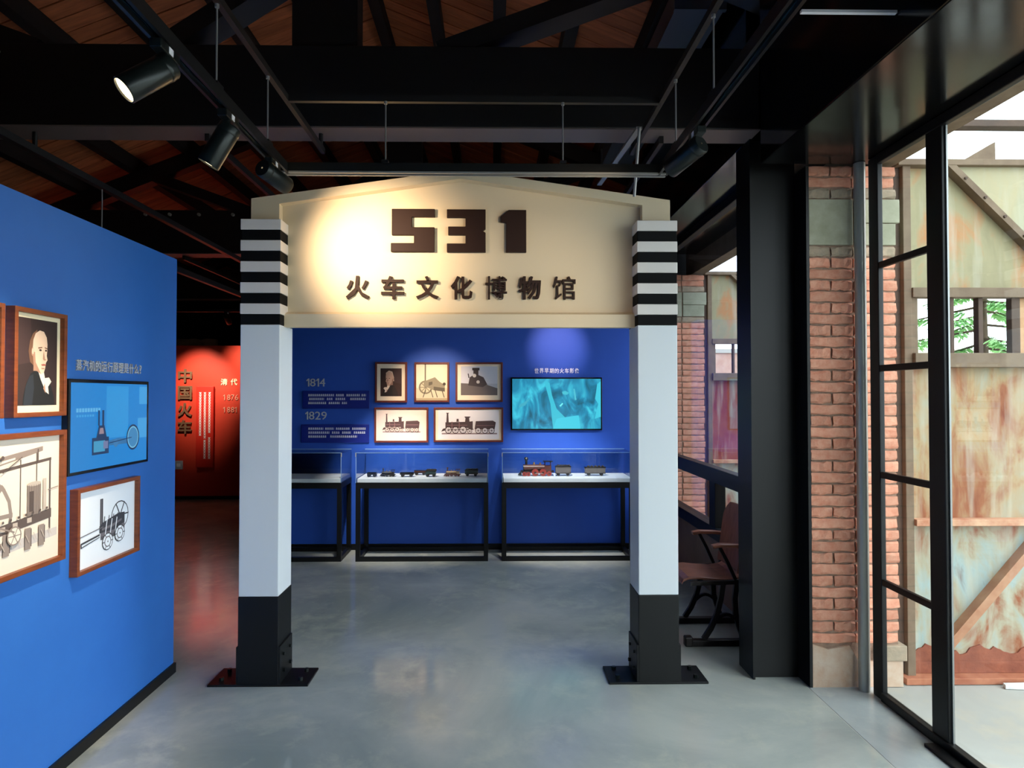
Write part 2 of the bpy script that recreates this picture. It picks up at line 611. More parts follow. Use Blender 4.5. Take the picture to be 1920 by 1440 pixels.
def truss(y0, n, lab):
    t = thing('roof_truss', lab, 'truss', (RX, y0 + 0.09, 3.07), group=None)
    g = lambda x, z: (x - RX, 0, z - 3.07)
    MB().box(-5.2 - RX, 1.476 - RX, -0.09, 0.09, 0, 0.45).part('tie_beam', M_BEAM, t, bevel=0.006)
    MB().box(-5.2 - RX, 1.476 - RX, -0.092, 0.092, -0.008, 0.0).part('lit_bottom_plate', mat('bounce_lit_brown_grey', (104, 90, 86), 0.5), t)  # thin plate added, its paler colour standing in for bounce light underneath
    MB().box(0 - 0.06, 0.30, -0.07, 0.07, 0.45, 1.95).part('king_post', M_BEAM, t)
    for p, q in (((-0.30, 3.50), (1.25, 4.08)), ((-1.85, 3.50), (-1.12, 3.98)), ((-2.5, 3.5), (-3.6, 3.9))):
        MB().bar(g(*p), g(*q), 0.1, 0.17, up=(0, 1, 0)).part('web_strut', M_BEAM, t)
    for sgn, xe in ((1, 2.1), (-1, -5.1)):
        L = abs(xe - RX)
        MB().bar((0, 0, roof_z(RX) - 3.07 - 0.28), (sgn * L, 0, roof_z(RX) - SL * L - 3.07 - 0.28), 0.16, 0.12, up=(0, 1, 0)).part('principal_rafter', M_BEAM, t)
    for k, bxp in enumerate((-3.6, -3.35, -3.05, -2.7)):
        MB().cyl((bxp - RX, -0.09, 0.40), (bxp - RX, -0.115, 0.40), 0.016, 8).part('bolt_head', M_PIPE, t)


truss(3.42, 0, 'near black roof truss whose tie beam crosses above the arch')
truss(6.52, 1, 'black roof truss standing over the blue exhibition wall')
truss(9.62, 2, 'farthest black roof truss above the red wall')

# black steel column beside the brick pier
col = thing('steel_column', 'tall black steel column left of the brick pier', 'column', (1.615, 3.62, 0), kind='structure')
MB().box(-0.14, 0.118, -0.06, 0.1, 0, 3.06).part('web', M_BLACK, col)
MB().box(-0.153, -0.14, -0.09, 0.11, 0, 3.06).part('flange', M_BLACK, col)
MB().box(0.118, 0.134, -0.19, 0.11, 0, 2.87).part('flange', M_BLACK, col)


# brick piers
def irregular_brick(L, D, H, seed):
    r = random.Random(seed)
    j = lambda a=0.0035: r.uniform(-a, a)
    n = 5
    vs = []
    for k in range(n + 1):
        e = 0.003 if k in (0, n) else 0.0
        for (yy, zz) in ((0.004 + e, 0), (0, H * 0.18 + e), (0, H * 0.82 - e), (0.004 + e, H), (D, H), (D, 0)):
            vs.append((L * k / n + j(0.002), yy + (j(0.003) if yy < D else 0), zz + (j(0.0035) if yy < D else 0)))
    fs = [(0, 1, 2, 3, 4, 5), tuple(n * 6 + q for q in (5, 4, 3, 2, 1, 0))]
    for k in range(n):
        for i in range(6):
            a, b = 6 * k + i, 6 * k + (i + 1) % 6
            fs.append((a, a + 6, b + 6, b))
    return MB().add(vs, fs)


BR = {}
for kind, L in (('s', 0.236), ('h', 0.113), ('o', 0.118), ('t', 0.232)):
    BR[kind] = [irregular_brick(L, 0.1, 0.053, 11 * i + int(L * 1000)).mesh('brick', M_BRICK) for i in range(4)]
BG = {k: [irregular_brick(L, 0.1, 0.053, 7 * i + 3).mesh('grey_brick', M_GBRICK) for i in range(2)] for k, L in (('s', 0.236), ('h', 0.113), ('o', 0.118), ('t', 0.232))}


def pier(y0, lab, rich=True):
    p = thing('brick_pier', lab, 'pier', (1.995, y0 + 0.2, 0))
    X0, X1 = 1.755, 2.24
    dx = -1.995
    MB().box(X0 + 0.006 + dx, X1 - 0.006 + dx, -0.19, 0.19, 0, 2.872).part('mortar_core', M_MORTAR, p)

    def put(me, x, z, pro=0.0):
        o = bpy.data.objects.new('brick', me)
        C.objects.link(o)
        o.parent = p
        o.location = (x + dx, -0.2 - pro + rnd.uniform(-0.002, 0.002), z)
        o.rotation_euler = (0, rnd.uniform(-0.006, 0.006), 0)
    z = 0.235
    k = 0
    blk = (2.432, 2.69)
    while z < 2.86:
        if z + 0.053 > blk[0] and z < blk[1]:
            z = blk[1] + 0.004
        if z + 0.053 > 2.885:
            break
        grey = (0.0 < blk[0] - z < 0.1) or (0 <= z - blk[1] < 0.05)
        T = BG if grey else BR
        if k % 2 == 0 and not grey:
            put(rnd.choice(T['s']), X0, z)
        else:
            put(rnd.choice(T['h']), X0, z)
            put(rnd.choice(T['h']), X0 + 0.125, z)
        put(rnd.choice(T['t']), X0 + 0.253 + (0.0 if k % 2 else -0.006) + rnd.uniform(-0.004, 0.004), z, 0.0)
        k += 1
        z += 0.0628
    # concrete pad stones and the rendered foot
    MB().box(X0 - 0.004 + dx, X0 + 0.243 + dx, -0.205, -0.1, blk[0], blk[1] - 0.003).part('pad_stone', M_CONCB, p, bevel=0.004)
    MB().box(X0 + 0.256 + dx, X1 + dx - 0.002, -0.203, -0.1, blk[0], blk[0] + 0.12).part('pad_stone', M_CONCB, p, bevel=0.004)
    MB().box(X0 + 0.256 + dx, X1 + dx + 0.02, -0.205, -0.1, blk[0] + 0.124, blk[1] - 0.003).part('pad_stone', M_CONCB, p, bevel=0.004)
    f = MB()
    f.prism([(X0 - 0.004 + dx, 0), (X1 + dx + 0.01, 0), (X1 + dx + 0.01, 0.14), (X0 + 0.25 + dx, 0.14), (X0 + 0.2 + dx, 0.225), (X0 + 0.08 + dx, 0.205), (X0 - 0.004 + dx, 0.232)], 'y', -0.207, 0.195)
    f.part('rendered_foot', mat('cement_render', (186, 152, 126), 0.9, var=(198, 178, 158), scale=10, bump=0.5), p)
    MB().box(X1 - 0.14 + dx, X1 + dx + 0.03, -0.215, -0.1, 0.14, 0.225).part('foot_stone', M_GBRICK, p, bevel=0.006)
    return p


pier(3.44, 'weathered red brick pier between the black column and the tall window')
pier(6.60, 'brick pier seen through the window behind the arch')
MB().cyl((2.012, 3.395, 0), (2.012, 3.395, 2.872), 0.029, 20).single('steel_pipe', M_PIPE, 'round grey steel pipe standing between brick pier and window frame', 'pipe', smooth=True)

# ------------------------------------------------------------------ windows
win1 = thing('window_1', 'tall black steel window wall with five small panes and a big pane', None, (2.065, 3.3, 0), kind='structure')


def wb(root, name, x0, x1, y0, y1, z0, z1, m=M_BLACK, bevel=0.004):
    l = root.location
    return MB().box(x0 - l.x, x1 - l.x, y0 - l.y, y1 - l.y, z0 - l.z, z1 - l.z).part(name, m, root, bevel=bevel)


FX0, FX1 = 2.035, 2.064
wb(win1, 'jamb', FX0, FX1, 3.275, 3.355, 0, 2.873)
wb(win1, 'sill_rail', FX0 - 0.01, FX1, -1.7, 3.275, 0, 0.045)
wb(win1, 'head_rail', FX0 - 0.005, FX1, -1.7, 3.275, 2.825, 2.874)
for y0, y1 in ((2.80, 2.905), (1.25, 1.335), (-0.25, -0.165), (-1.75, -1.665)):
    wb(win1, 'mullion', FX0, FX1, y0, y1, 0, 2.873)
    wb(win1, 'steel_bead', FX1 - 0.012, FX1 - 0.004, y0 - 0.008, y0, 0.045, 2.825, mat('bare_steel_bead', (140, 142, 140), 0.35, metal=0.6), 0)
for z in (0.60, 1.162, 1.724, 2.27):
    wb(win1, 'transom', FX0 + 0.003, FX1 - 0.003, 2.905, 3.275, z, z + 0.034)
zz = [0.045, 0.60, 1.162, 1.724, 2.27, 2.825]
for a, b in zip(zz, zz[1:]):
    wb(win1, 'pane', 2.048, 2.052, 2.9, 3.28, a + 0.03 if a > 0.1 else a, b + 0.004, M_GLASS, 0)
ys = [2.80, 1.335, 1.25, -0.165, -0.25, -1.665]
for i in range(0, len(ys), 2):
    wb(win1, 'pane', 2.048, 2.052, ys[i + 1] - 0.004, ys[i] + 0.004, 0.04, 2.83, M_GLASS, 0)
MB().box(1.965, 2.02, 1.9, 2.86, 0, 0.014).single('floor_guide', M_BLACK, 'low black metal floor guide along the window sill', 'floor rail', bevel=0.003)
MB().box(2.03, 2.1, -5.2, -1.75, 0, 2.875).single('wall_corner', M_BLKMAT, kind='structure')

win2 = thing('window_2', 'black framed window above a brown kick panel behind the chair', None, (1.8, 5.1, 0), kind='structure')
wb(win2, 'kick_panel', 1.765, 1.85, 3.835, 6.55, 0, 0.46, M_KICK)
wb(win2, 'sill_rail', 1.74, 1.85, 3.835, 6.55, 0.46, 0.555)
wb(win2, 'transom', 1.745, 1.83, 3.835, 6.55, 0.905, 1.02)
wb(win2, 'head_rail', 1.76, 1.83, 3.835, 6.55, 3.02, 3.08)
for y0, y1 in ((4.92, 5.06), (3.835, 3.90), (6.47, 6.55)):
    wb(win2, 'mullion', 1.745, 1.83, y0, y1, 0.555, 0.905)
for y0, y1 in ((3.835, 3.90), (6.47, 6.55)):
    wb(win2, 'jamb', 1.76, 1.83, y0, y1, 1.02, 3.02)
wb(win2, 'pane', 1.79, 1.796, 3.89, 6.48, 1.01, 3.03, M_GLASS2, 0)
wb(win2, 'pane', 1.79, 1.796, 5.05, 6.48, 0.55, 0.91, M_GLASS2, 0)
wb(win2, 'pane', 1.79, 1.796, 3.89, 4.93, 0.55, 0.91, M_GLASS2, 0)


# ------------------------------------------------------------------ rusted steel screens in the yard
def steel_screen(y0, lab, middle=None):
    X0, X1 = 2.28, 4.5
    t = thing('rusted_steel_screen', lab, 'steel wall', ((X0 + X1) / 2, y0, 0))
    dx = -(X0 + X1) / 2
    b = lambda nm, m, x0, x1, z0, z1, ya=0.0, yb=0.03, bev=0.003: MB().box(x0 + dx, x1 + dx, ya, yb, z0, z1).part(nm, m, t, bevel=bev)
    b('upper_sheet', M_RUSTA, X0 + 0.08, X1, 2.195, 2.90, 0.03, 0.045)
    b('middle_sheet', middle or M_RUSTB, X0 + 0.08, X1, 0.885, 1.76, 0.03, 0.045)
    b('lower_sheet', M_RUSTC, X0 + 0.08, X1, 0.03, 0.885, 0.03, 0.045)
    b('corner_post', M_STEELD, X0, X0 + 0.035, 0.0, 2.93, 0.02, 0.06)
    b('corner_post', M_STEELF, X0 + 0.035, X0 + 0.08, 0.0, 2.93, -0.01, 0.05)
    b('top_angle', M_STEELF, X0, X1, 2.895, 2.93, -0.03, 0.05)
    b('window_rail', M_STEELF, X0 + 0.08, X1, 2.15, 2.205, -0.02, 0.05)
    b('window_rail', M_STEELF, X0 + 0.08, X1, 1.755, 1.835, -0.035, 0.05)
    for xa, xb, m in ((2.36, 2.40, M_STEELF), (2.585, 2.607, M_STEELD), (2.745, 2.772, M_STEELD), (2.935, 2.985, M_STEELD), (3.5, 3.54, M_STEELD), (3.9, 3.94, M_STEELD), (4.4, 4.5, M_STEELF)):
        b('window_bar', m, xa, xb, 1.835, 2.15, 0.0, 0.04)
    b('blind_sheet', mat('tan_sheet', (176, 128, 92), 0.8, var=(196, 160, 120), scale=5), 2.985, 3.5, 1.835, 2.15, 0.025, 0.035)
    b('seam_angle', mat('rusty_seam', (176, 112, 82), 0.8, var=(206, 166, 132), scale=10, bump=0.3), X0 + 0.08, X1, 0.868, 0.905, -0.03, 0.03)
    b('foot_angle', mat('rusty_foot', (150, 84, 58), 0.85, var=(180, 116, 84), scale=10, bump=0.4), X0, X1, 0.0, 0.035, -0.05, 0.05)
    b('foot_band', mat('rusty_band', (122, 66, 48), 0.9, var=(148, 84, 60), scale=14, bump=0.6), X0 + 0.08, X1, 0.035, 0.1, 0.015, 0.04)
    jg = [(X0 + 0.08 + dx, 0.1)] + [(X1 + dx, 0.1)]
    rj = random.Random(77)
    nj = 110
    jg += [(X1 + dx - (X1 - X0 - 0.08) * k / nj, 0.165 + 0.018 * math.sin(k * 0.37) + 0.012 * math.sin(k * 0.9 + 1) + rj.uniform(-0.008, 0.008)) for k in range(nj + 1)]
    MB().prism(jg, 'y', 0.022, 0.04).part('rust_scale', MATS['rusty_band'], t)
    for p, q in (((2.545, 2.885), (3.5, 1.9 + 0.3)), ):
        pass
    # upper brace: angle from the head of the screen down to the right, triangular gusset sheet above it
    MB().prism([(2.56 + dx, 2.895), (3.26 + dx, 2.205), (3.31 + dx, 2.205), (2.61 + dx, 2.895)], 'y', -0.028, 0.03).part('brace', M_STEELF, t)
    MB().prism([(2.60 + dx, 2.895), (3.30 + dx, 2.205), (4.4 + dx, 2.205), (4.4 + dx, 2.895)], 'y', 0.004, 0.024).part('gusset_sheet', rust_mat('rust_gusset', 1.7, [(146, 144, 118), (160, 158, 132), (170, 160, 128), (163, 168, 148)], 0.8) if 'rust_gusset' not in MATS else MATS['rust_gusset'], t)
    MB().prism([(2.50 + dx, 0.19), (2.56 + dx, 0.19), (3.16 + dx, 0.87), (3.10 + dx, 0.87)], 'y', -0.028, 0.03).part('brace', mat('rusty_brace', (158, 104, 74), 0.8, var=(184, 140, 108), scale=8), t)
    for k in range(6):
        MB().cyl((2.66 + k * 0.11 + dx, -0.028, 2.82 - k * 0.108), (2.66 + k * 0.11 + dx, -0.036, 2.82 - k * 0.108), 0.008, 8).part('rivet', M_STEELD, t)
    # little gusset and beam over the head
    MB().prism([(2.665 + dx, 2.93), (2.855 + dx, 2.93), (2.855 + dx, 3.04)], 'y', 0.0, 0.03).part('head_gusset', M_STEELF, t)
    b('head_beam', M_STEELD, X0, X1, 3.12, 3.16, -0.02, 0.05)
    for xa in (X0 + 0.01, 3.42, 4.42):
        b('head_post', M_STEELD, xa, xa + 0.035, 2.93, 3.12, 0.0, 0.03)
    return t


steel_screen(3.50, 'rusted steel screen with peeling paint and barred opening behind the near window')
steel_screen(6.72, 'second rusted steel screen glimpsed through the window behind the arch',
             rust_mat('rust_red', 2.2, [(120, 44, 38), (136, 56, 46), (150, 80, 66), (112, 40, 36)]))
# scrap of paper at the foot of the screen
pm = MB()
pts = [(2.79, 3.40), (2.90, 3.39), (3.00, 3.42), (2.97, 3.435), (2.86, 3.43), (2.80, 3.43)]
pm.prism(pts, 'z', 0.0, 0.02)
pm.single('paper_scrap', mat('crumpled_paper', (232, 230, 224), 0.8, var=(205, 206, 204), scale=30, bump=0.6), 'crumpled white paper scrap lying at the foot of the near steel screen', 'paper')
# low pinkish wall and trees far outside
yw = thing('yard_wall', 'low pinkish brick wall across the yard seen through the screen opening', 'wall', (9, 12.2, 0))
MB().box(-6, 8, 0, 0.24, 0, 2.42).part('wall_body', mat('pale_brick_wall', (196, 148, 126), 0.9, var=(214, 176, 156), scale=7), yw)
MB().box(-6.05, 8.05, -0.03, 0.27, 2.42, 2.5).part('coping', mat('wall_coping', (190, 182, 170), 0.9), yw)


def conifer(x, y, h, rad, lab, seed, n=17000):
    r = random.Random(seed)
    t = thing('conifer_tree', lab, 'tree', (x, y, 0), group='trees beyond the yard')
    MB().cyl((0, 0, 0), (0, 0, h * 0.93), 0.11, 10, 0.02).part('trunk', mat('bark', (92, 72, 58), 0.9, var=(70, 54, 44), scale=8), t, smooth=True)
    br = MB()
    fo = MB()
    nb = 64
    for i in range(nb):
        f = i / nb
        z = h * (0.12 + 0.86 * f)
        a = i * 2.399 + r.uniform(-.3, .3)
        L = rad * (1 - f) ** 0.8 * r.uniform(0.75, 1.1) + 0.15
        tip = Vector((math.cos(a) * L, math.sin(a) * L, z - L * 0.18))
        base = Vector((0, 0, z))
        br.cyl(base, tip, 0.018, 5, 0.005)
        side = Vector((-math.sin(a), math.cos(a), 0))
        m = int(n / nb)
        for k in range(m):
            s_ = (k + r.random()) / m
            p = base.lerp(tip, 0.15 + 0.85 * s_) + Vector((0, 0, r.uniform(-.06, .02)))
            sg = 1 if k % 2 else -1
            d = (side * sg * r.uniform(.5, 1) + (tip - base).normalized() * r.uniform(.3, .8) + Vector((0, 0, r.uniform(-.55, .1)))).normalized()
            ln = r.uniform(0.09, 0.2)
            wv = d.cross(Vector((0, 0, 1))).normalized() * r.uniform(.014, .028)
            q = p + d * ln
            fo.add([p, p + d * ln * .5 + wv, q, p + d * ln * .5 - wv], [(0, 1, 2), (0, 2, 3)])
    br.part('branches', MATS['bark'], t)
    o = bpy.data.objects.new('foliage', None)
    bpy.data.objects.remove(o)
    me = bpy.data.meshes.new('foliage')
    me.from_pydata(fo.v, [], fo.f)
    me.materials.append(mat('conifer_needles', (146, 202, 134), 0.6, var=(190, 228, 168), scale=3))
    o = bpy.data.objects.new('foliage', me)
    C.objects.link(o)
    o.parent = t
    o['kind'] = 'stuff'


conifer(6.8, 8.6, 4.8, 2.0, 'light green conifer right behind the barred opening of the near screen', 4)
conifer(10.1, 9.9, 4.0, 1.1, 'smaller conifer farther back beside the pinkish yard wall', 9, 6000)

# ================================================================== THE ARCH
AX, AY = -0.185, 3.485
arch = thing('station_arch', 'white station style gateway arch with striped posts and cream sign board', 'arch', (AX, AY, 0))
for (xa, xb, sg) in ((-1.40, -1.182, -1), (0.808, 1.03, 1)):
    xa -= AX
    xb -= AX
    xc = (xa + xb) / 2
    post = MB().box(xa, xb, 0, 0.22, 0.49, 1.99).part('post', M_WHITE, arch, bevel=0.004)
    MB().box(xa - 0.002, xb + 0.002, -0.002, 0.222, 0.0, 0.49).part('plinth', M_BLACK, post, bevel=0.004)
    z = 2.578
    hs = (2.578 - 1.99) / 10
    for k in range(10):
        wt = k % 2 == 0
        e = 0.0025 if wt else 0.0
        MB().box(xa - e, xb + e, -e, 0.22 + e, z - hs, z).part('stripe', M_WHITE2 if wt else M_BLKMAT, post, bevel=0.003,
                                                               label='white band' if wt else 'black band')
        z -= hs
    MB().box(xc - 0.275, xc + 0.275, -0.005, 0.21, 0.0, 0.012).part('base_plate', M_BLACK, post, bevel=0.002)
    for s2 in (-1, 1):
        xs_ = xa if s2 < 0 else xb
        MB().box(min(xs_, xs_ + s2 * 0.012), max(xs_, xs_ + s2 * 0.012), 0.0, 0.21, 0.012, 0.215).part('bracket', M_BLACK, post, bevel=0.002)
        for yy in (0.05, 0.16):
            MB().cyl((xs_ + s2 * 0.11, yy, 0.012), (xs_ + s2 * 0.11, yy, 0.03), 0.013, 6).part('bolt', M_SHADE, post)
            MB().cyl((xs_ + s2 * 0.012, yy, 0.07), (xs_ + s2 * 0.026, yy, 0.07), 0.011, 6).part('bolt', M_SHADE, post)
            MB().cyl((xs_ + s2 * 0.012, yy, 0.16), (xs_ + s2 * 0.022, yy, 0.16), 0.009, 6).part('bolt', M_SHADE, post)
L0, L1, ZE, ZP = -1.372 - AX, 1.012 - AX, 2.715, 2.885
YF, YP, YB = 0.07, 0.125, 0.175
board = MB().prism([(L0, 1.99), (L1, 1.99), (L1, ZE), (0, ZP), (L0, ZE)], 'y', YP, YB).part('sign_board', M_CREAM, arch)
iL, iR = -1.213 - AX, 0.853 - AX
sl = (ZP - ZE) / (0 - L0)
zt = lambda x: ZE + sl * (min(x - L0, L1 - x))
MB().prism([(L0, 1.99), (iL, 1.99), (iL, zt(iL)), (L0, ZE)], 'y', YF, YP).part('rim', M_CREAM, board)
MB().prism([(iR, 1.99), (L1, 1.99), (L1, ZE), (iR, zt(iR))], 'y', YF, YP).part('rim', M_CREAM, board)
MB().prism([(iL, zt(iL) - 0.052), (0, ZP - 0.052), (0, ZP), (iL, zt(iL))], 'y', YF, YP).part('rim', M_CREAM, board)
MB().prism([(0, ZP - 0.052), (iR, zt(iR) - 0.052), (iR, zt(iR)), (0, ZP)], 'y', YF, YP).part('rim', M_CREAM, board)
MB().prism([(YF, 1.985), (YP, 1.985), (YP, 2.075), (YP - 0.012, 2.075), (YF, 2.058)], 'x', iL, iR).part('rim', M_CREAM, board)
# numerals 5 3 1 traced as solid blocks
NUM = {'five': [(400, 95), (735, 95), (735, 158), (556, 158), (556, 238), (732, 238), (732, 430), (393, 430), (393, 362), (572, 362), (572, 300), (400, 300)],
       'three': [(828, 97), (1130, 97), (1130, 250), (1108, 265), (1130, 280), (1130, 432), (828, 432), (828, 364), (973, 364), (973, 298), (838, 298), (838, 232), (973, 232), (973, 162), (828, 162)],
       'one': [(1310, 100), (1447, 100), (1447, 432), (1290, 432), (1290, 200), (1245, 196), (1245, 155)]}
KX = 0.003083 / 4.174
sx = lambda zx: -0.585 + (zx - 396.5) * KX - AX
sz = lambda zy: 2.672 - (zy - 91.8) * KX
for nm, pts in NUM.items():
    MB().prism([(sx(a), sz(b)) for a, b in pts], 'y', YP - 0.022, YP).part('numeral', M_LETTER, board, bevel=0.003, label='dark bronze numeral ' + nm)
for ch, a, b in (('火', 45, 228), ('车', 318, 497), ('文', 588, 764), ('化', 858, 1028), ('博', 1127, 1297), ('物', 1387, 1562), ('馆', 1655, 1832)):
    glyph(ch, sx(a), sx(b), sz(798), sz(618), YP, M_LETTER, board, depth=0.018, bold=0.004 if ch in '博馆' else 0.022)

# ================================================================== LIGHT TRACKS
TZ0, TZ1, SZ = 2.625, 2.672, 2.965
TLX, TRX, TY = -0.965, 0.79, 2.9


def track_rig(name, lab, segs, rails, cables, cat='light track'):
    p0 = segs[0][0]
    t = thing(name, lab, cat, (p0[0], p0[1], TZ0))
    o = Vector((p0[0], p0[1], TZ0))
    for a, b in segs:
        a, b = Vector((*a, TZ0)), Vector((*b, TZ0))
        d = (b - a).normalized()
        n = Vector((-d.y, d.x, 0))
        seg = MB()
        # channel: two cheeks and a web
        za, zb = Vector((0, 0, 0.003)), Vector((0, 0, TZ1 - TZ0 - 0.003))
        mid = Vector((0, 0, (TZ1 - TZ0) / 2))
        seg.bar(a + n * 0.016 + mid - o, b + n * 0.016 + mid - o, 0.004, TZ1 - TZ0)
        seg.bar(a - n * 0.016 + mid - o, b - n * 0.016 + mid - o, 0.004, TZ1 - TZ0)
        seg.bar(a + zb - o, b + zb - o, 0.032, 0.006)
        s_ = seg.part('track_channel', M_TRACK, t)
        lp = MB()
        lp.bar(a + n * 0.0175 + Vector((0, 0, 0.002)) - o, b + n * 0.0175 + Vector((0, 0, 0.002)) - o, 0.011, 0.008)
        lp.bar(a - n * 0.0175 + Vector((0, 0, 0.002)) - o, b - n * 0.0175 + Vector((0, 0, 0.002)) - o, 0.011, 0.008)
        lp.part('lip', mat('sign_lit_lip', (150, 150, 146), 0.4, metal=0.3) if abs(d.x) > 0.5 else M_TRACK, s_)  # aluminium lip, paler on the cross track to imitate light off the sign
        cd = MB()
        for k in (-1, 1):
            cd.bar(a + n * 0.0115 * k + mid * 0.9 - o, b + n * 0.0115 * k + mid * 0.9 - o, 0.004, 0.012)
        cd.part('conductor', M_CONDUCT, s_)
    for a, b in rails:
        MB().bar(Vector((*a, SZ + 0.02)) - o, Vector((*b, SZ + 0.02)) - o, 0.022, 0.03).part('support_rail', M_RAIL, t)
        for e in (b,):
            if e[1] > 3.4:
                MB().cyl(Vector((e[0], 3.5, SZ + 0.04)) - o, Vector((e[0], 3.5, 3.071)) - o, 0.012, 8).part('hanger', M_RAIL, t)
    for x, y in cables:
        c = MB().cyl(Vector((x, y, TZ1)) - o, Vector((x, y, SZ)) - o, 0.0035, 8).part('cable', M_CABLE, t)
        MB().bar(Vector((x - .0, y - 0.025, TZ1 + 0.006)) - o, Vector((x, y + 0.025, TZ1 + 0.006)) - o, 0.03, 0.014).part('clip', M_TRACK, c)
        MB().cyl(Vector((x, y, SZ - 0.012)) - o, Vector((x, y, SZ)) - o, 0.008, 10).part('ferrule', M_CABLE, c)
    return t


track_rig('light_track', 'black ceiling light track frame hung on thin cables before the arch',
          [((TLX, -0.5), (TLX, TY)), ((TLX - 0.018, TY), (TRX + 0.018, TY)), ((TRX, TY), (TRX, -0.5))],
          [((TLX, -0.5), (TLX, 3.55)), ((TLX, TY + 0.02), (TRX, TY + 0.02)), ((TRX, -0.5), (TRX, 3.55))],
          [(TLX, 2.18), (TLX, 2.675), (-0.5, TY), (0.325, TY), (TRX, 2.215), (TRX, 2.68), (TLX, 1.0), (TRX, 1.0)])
# bracing rod pair at the right corner
brc = thing('brace_rod', 'pale steel brace rods hanging by the right end of the track frame', 'rod', (0.75, 3.2, 2.6))
MB().cyl((0.0, -0.02, 0.37), (-0.01, 0.06, 0.04), 0.008, 8).part('rod', M_CABLE, brc)
MB().bar((0.0, -0.02, 0.37), (-0.06, 0.85, 0.37), 0.03, 0.012).part('strap', M_CABLE, brc)


def spot(name, lab, hang, tgt, lens_on=True, power=0.0, cone=50, blend=0.8, col=(1, .84, .62), length=0.165, rad=0.039, group='track spotlights', drop=0.065, tagx=1, piv=0.14):
    """track spotlight: adapter box on the track, yoke, cylinder body aimed at a target"""
    x, y, z = hang
    t = thing(name, lab, 'spotlight', (x, y, z - drop), group=group)
    MB().box(-0.017, 0.017, -0.055, 0.055, drop - 0.03, drop - 0.003).part('adapter', M_SHADE, t, bevel=0.003)
    MB().box(tagx * 0.0171, tagx * 0.0185, -0.012, 0.012, drop - 0.026, drop - 0.006).part('tag', M_TAG, t)
    MB().cyl((0, 0, 0), (0, 0, drop - 0.028), 0.009, 10).part('stem', M_SHADE, t, smooth=True)
    d = (Vector(tgt) - Vector((x, y, z - drop))).normalized()
    a = d * (-length * piv)
    b = d * (length * (1 - piv))
    body = MB()
    body.rings([(a + d * .0, d, 0.004), (a, d, rad * 0.9), (a + d * 0.006, d, rad), (b - d * 0.003, d, rad), (b, d, rad * 0.97), (b, d, rad * 0.88), (b - d * 0.02, d, rad * 0.82)], 24)
    bo = body.part('body', M_SHADE, t, smooth=True)
    MB().rings([(a + d * 0.02, d, rad * 1.015), (a + d * 0.023, d, rad * 1.03), (a + d * 0.028, d, rad * 1.03), (a + d * 0.031, d, rad * 1.015)], 24).part('ring', M_SHADE, bo, smooth=True)
    le = MB()
    le.rings([(b - d * 0.006, d, 0.001), (b - d * 0.006, d, rad * 0.86)], 24)
    le.part('lens', M_LENS if lens_on else M_PIPE, bo)
    if power:
        ld = bpy.data.lights.new('bulb', 'SPOT')
        ld.energy = power
        ld.spot_size = R(cone)
        ld.spot_blend = blend
        ld.color = col
        ld.shadow_soft_size = 0.03
        lo = bpy.data.objects.new('bulb', ld)
        C.objects.link(lo)
        lo.parent = t
        lo.location = b + d * 0.004
        lo.rotation_euler = d.to_track_quat('-Z', 'Y').to_euler()
    return t


spot('track_spotlight', 'lit black cylinder spotlight nearest the camera aimed down left', (TLX, 1.84, TZ0), (TLX - .58, 1.84 - .45, TZ0 - .065 - .68), True, 110, 60)
spot('track_spotlight', 'lit black cylinder spotlight in the middle of the left track', (TLX, 2.28, TZ0), (TLX - .5, 2.28 - .02, TZ0 - .065 - .87), True, 110, 66)
spot('track_spotlight', 'black spotlight at the left corner of the track shining on the sign', (TLX, 2.74, TZ0), (-0.67, 3.59, 2.42), True, 78, 72, 1.0, (1, .75, .5), piv=0.42)
spot('track_spotlight', 'black spotlight on the right track with its back to the camera', (TRX, 2.40, TZ0), (0.26, 3.19, 2.24), True, 14, 90, 1.0, (1, .77, .52), tagx=-1)


# track and lamps between arch and exhibition wall
t2 = thing('light_track', 'short light track hung behind the arch before the blue wall', 'light track', (-0.3, 5.2, TZ0))
MB().box(-1.6, 1.5, -0.018, 0.018, 0, 0.047).part('track_channel', M_TRACK, t2)
for xx in (-1.3, 1.25):
    MB().cyl((xx, 0, 0.047), (xx, 0, 0.395), 0.004, 8).part('cable', M_CABLE, t2)
    MB().box(xx - 0.012, xx + 0.012, -1.7, 1.4, 0.395, 0.436).part('support_rail', M_RAIL, t2)
spot('track_spotlight', 'hidden spotlight behind the arch aimed above the wall screen', (0.72, 5.2, TZ0), (0.68, 6.53, 2.10), True, 60, 34, 1.0, (1, .76, .86))
spot('track_spotlight', 'hidden spotlight behind the arch aimed at the framed prints', (-0.55, 5.2, TZ0), (-0.6, 6.53, 1.45), True, 125, 50, 1.0, (1, .76, .54))
spot('track_spotlight', 'hidden spotlight behind the arch aimed at the right display case', (0.4, 5.2, TZ0), (0.65, 6.3, 0.8), True, 200, 46, 0.9, (1, .95, .9))
spot('track_spotlight', 'hidden spotlight behind the arch aimed at the left display cases', (-1.2, 5.2, TZ0), (-1.0, 6.3, 0.75), True, 190, 46, 0.9, (1, .93, .85))
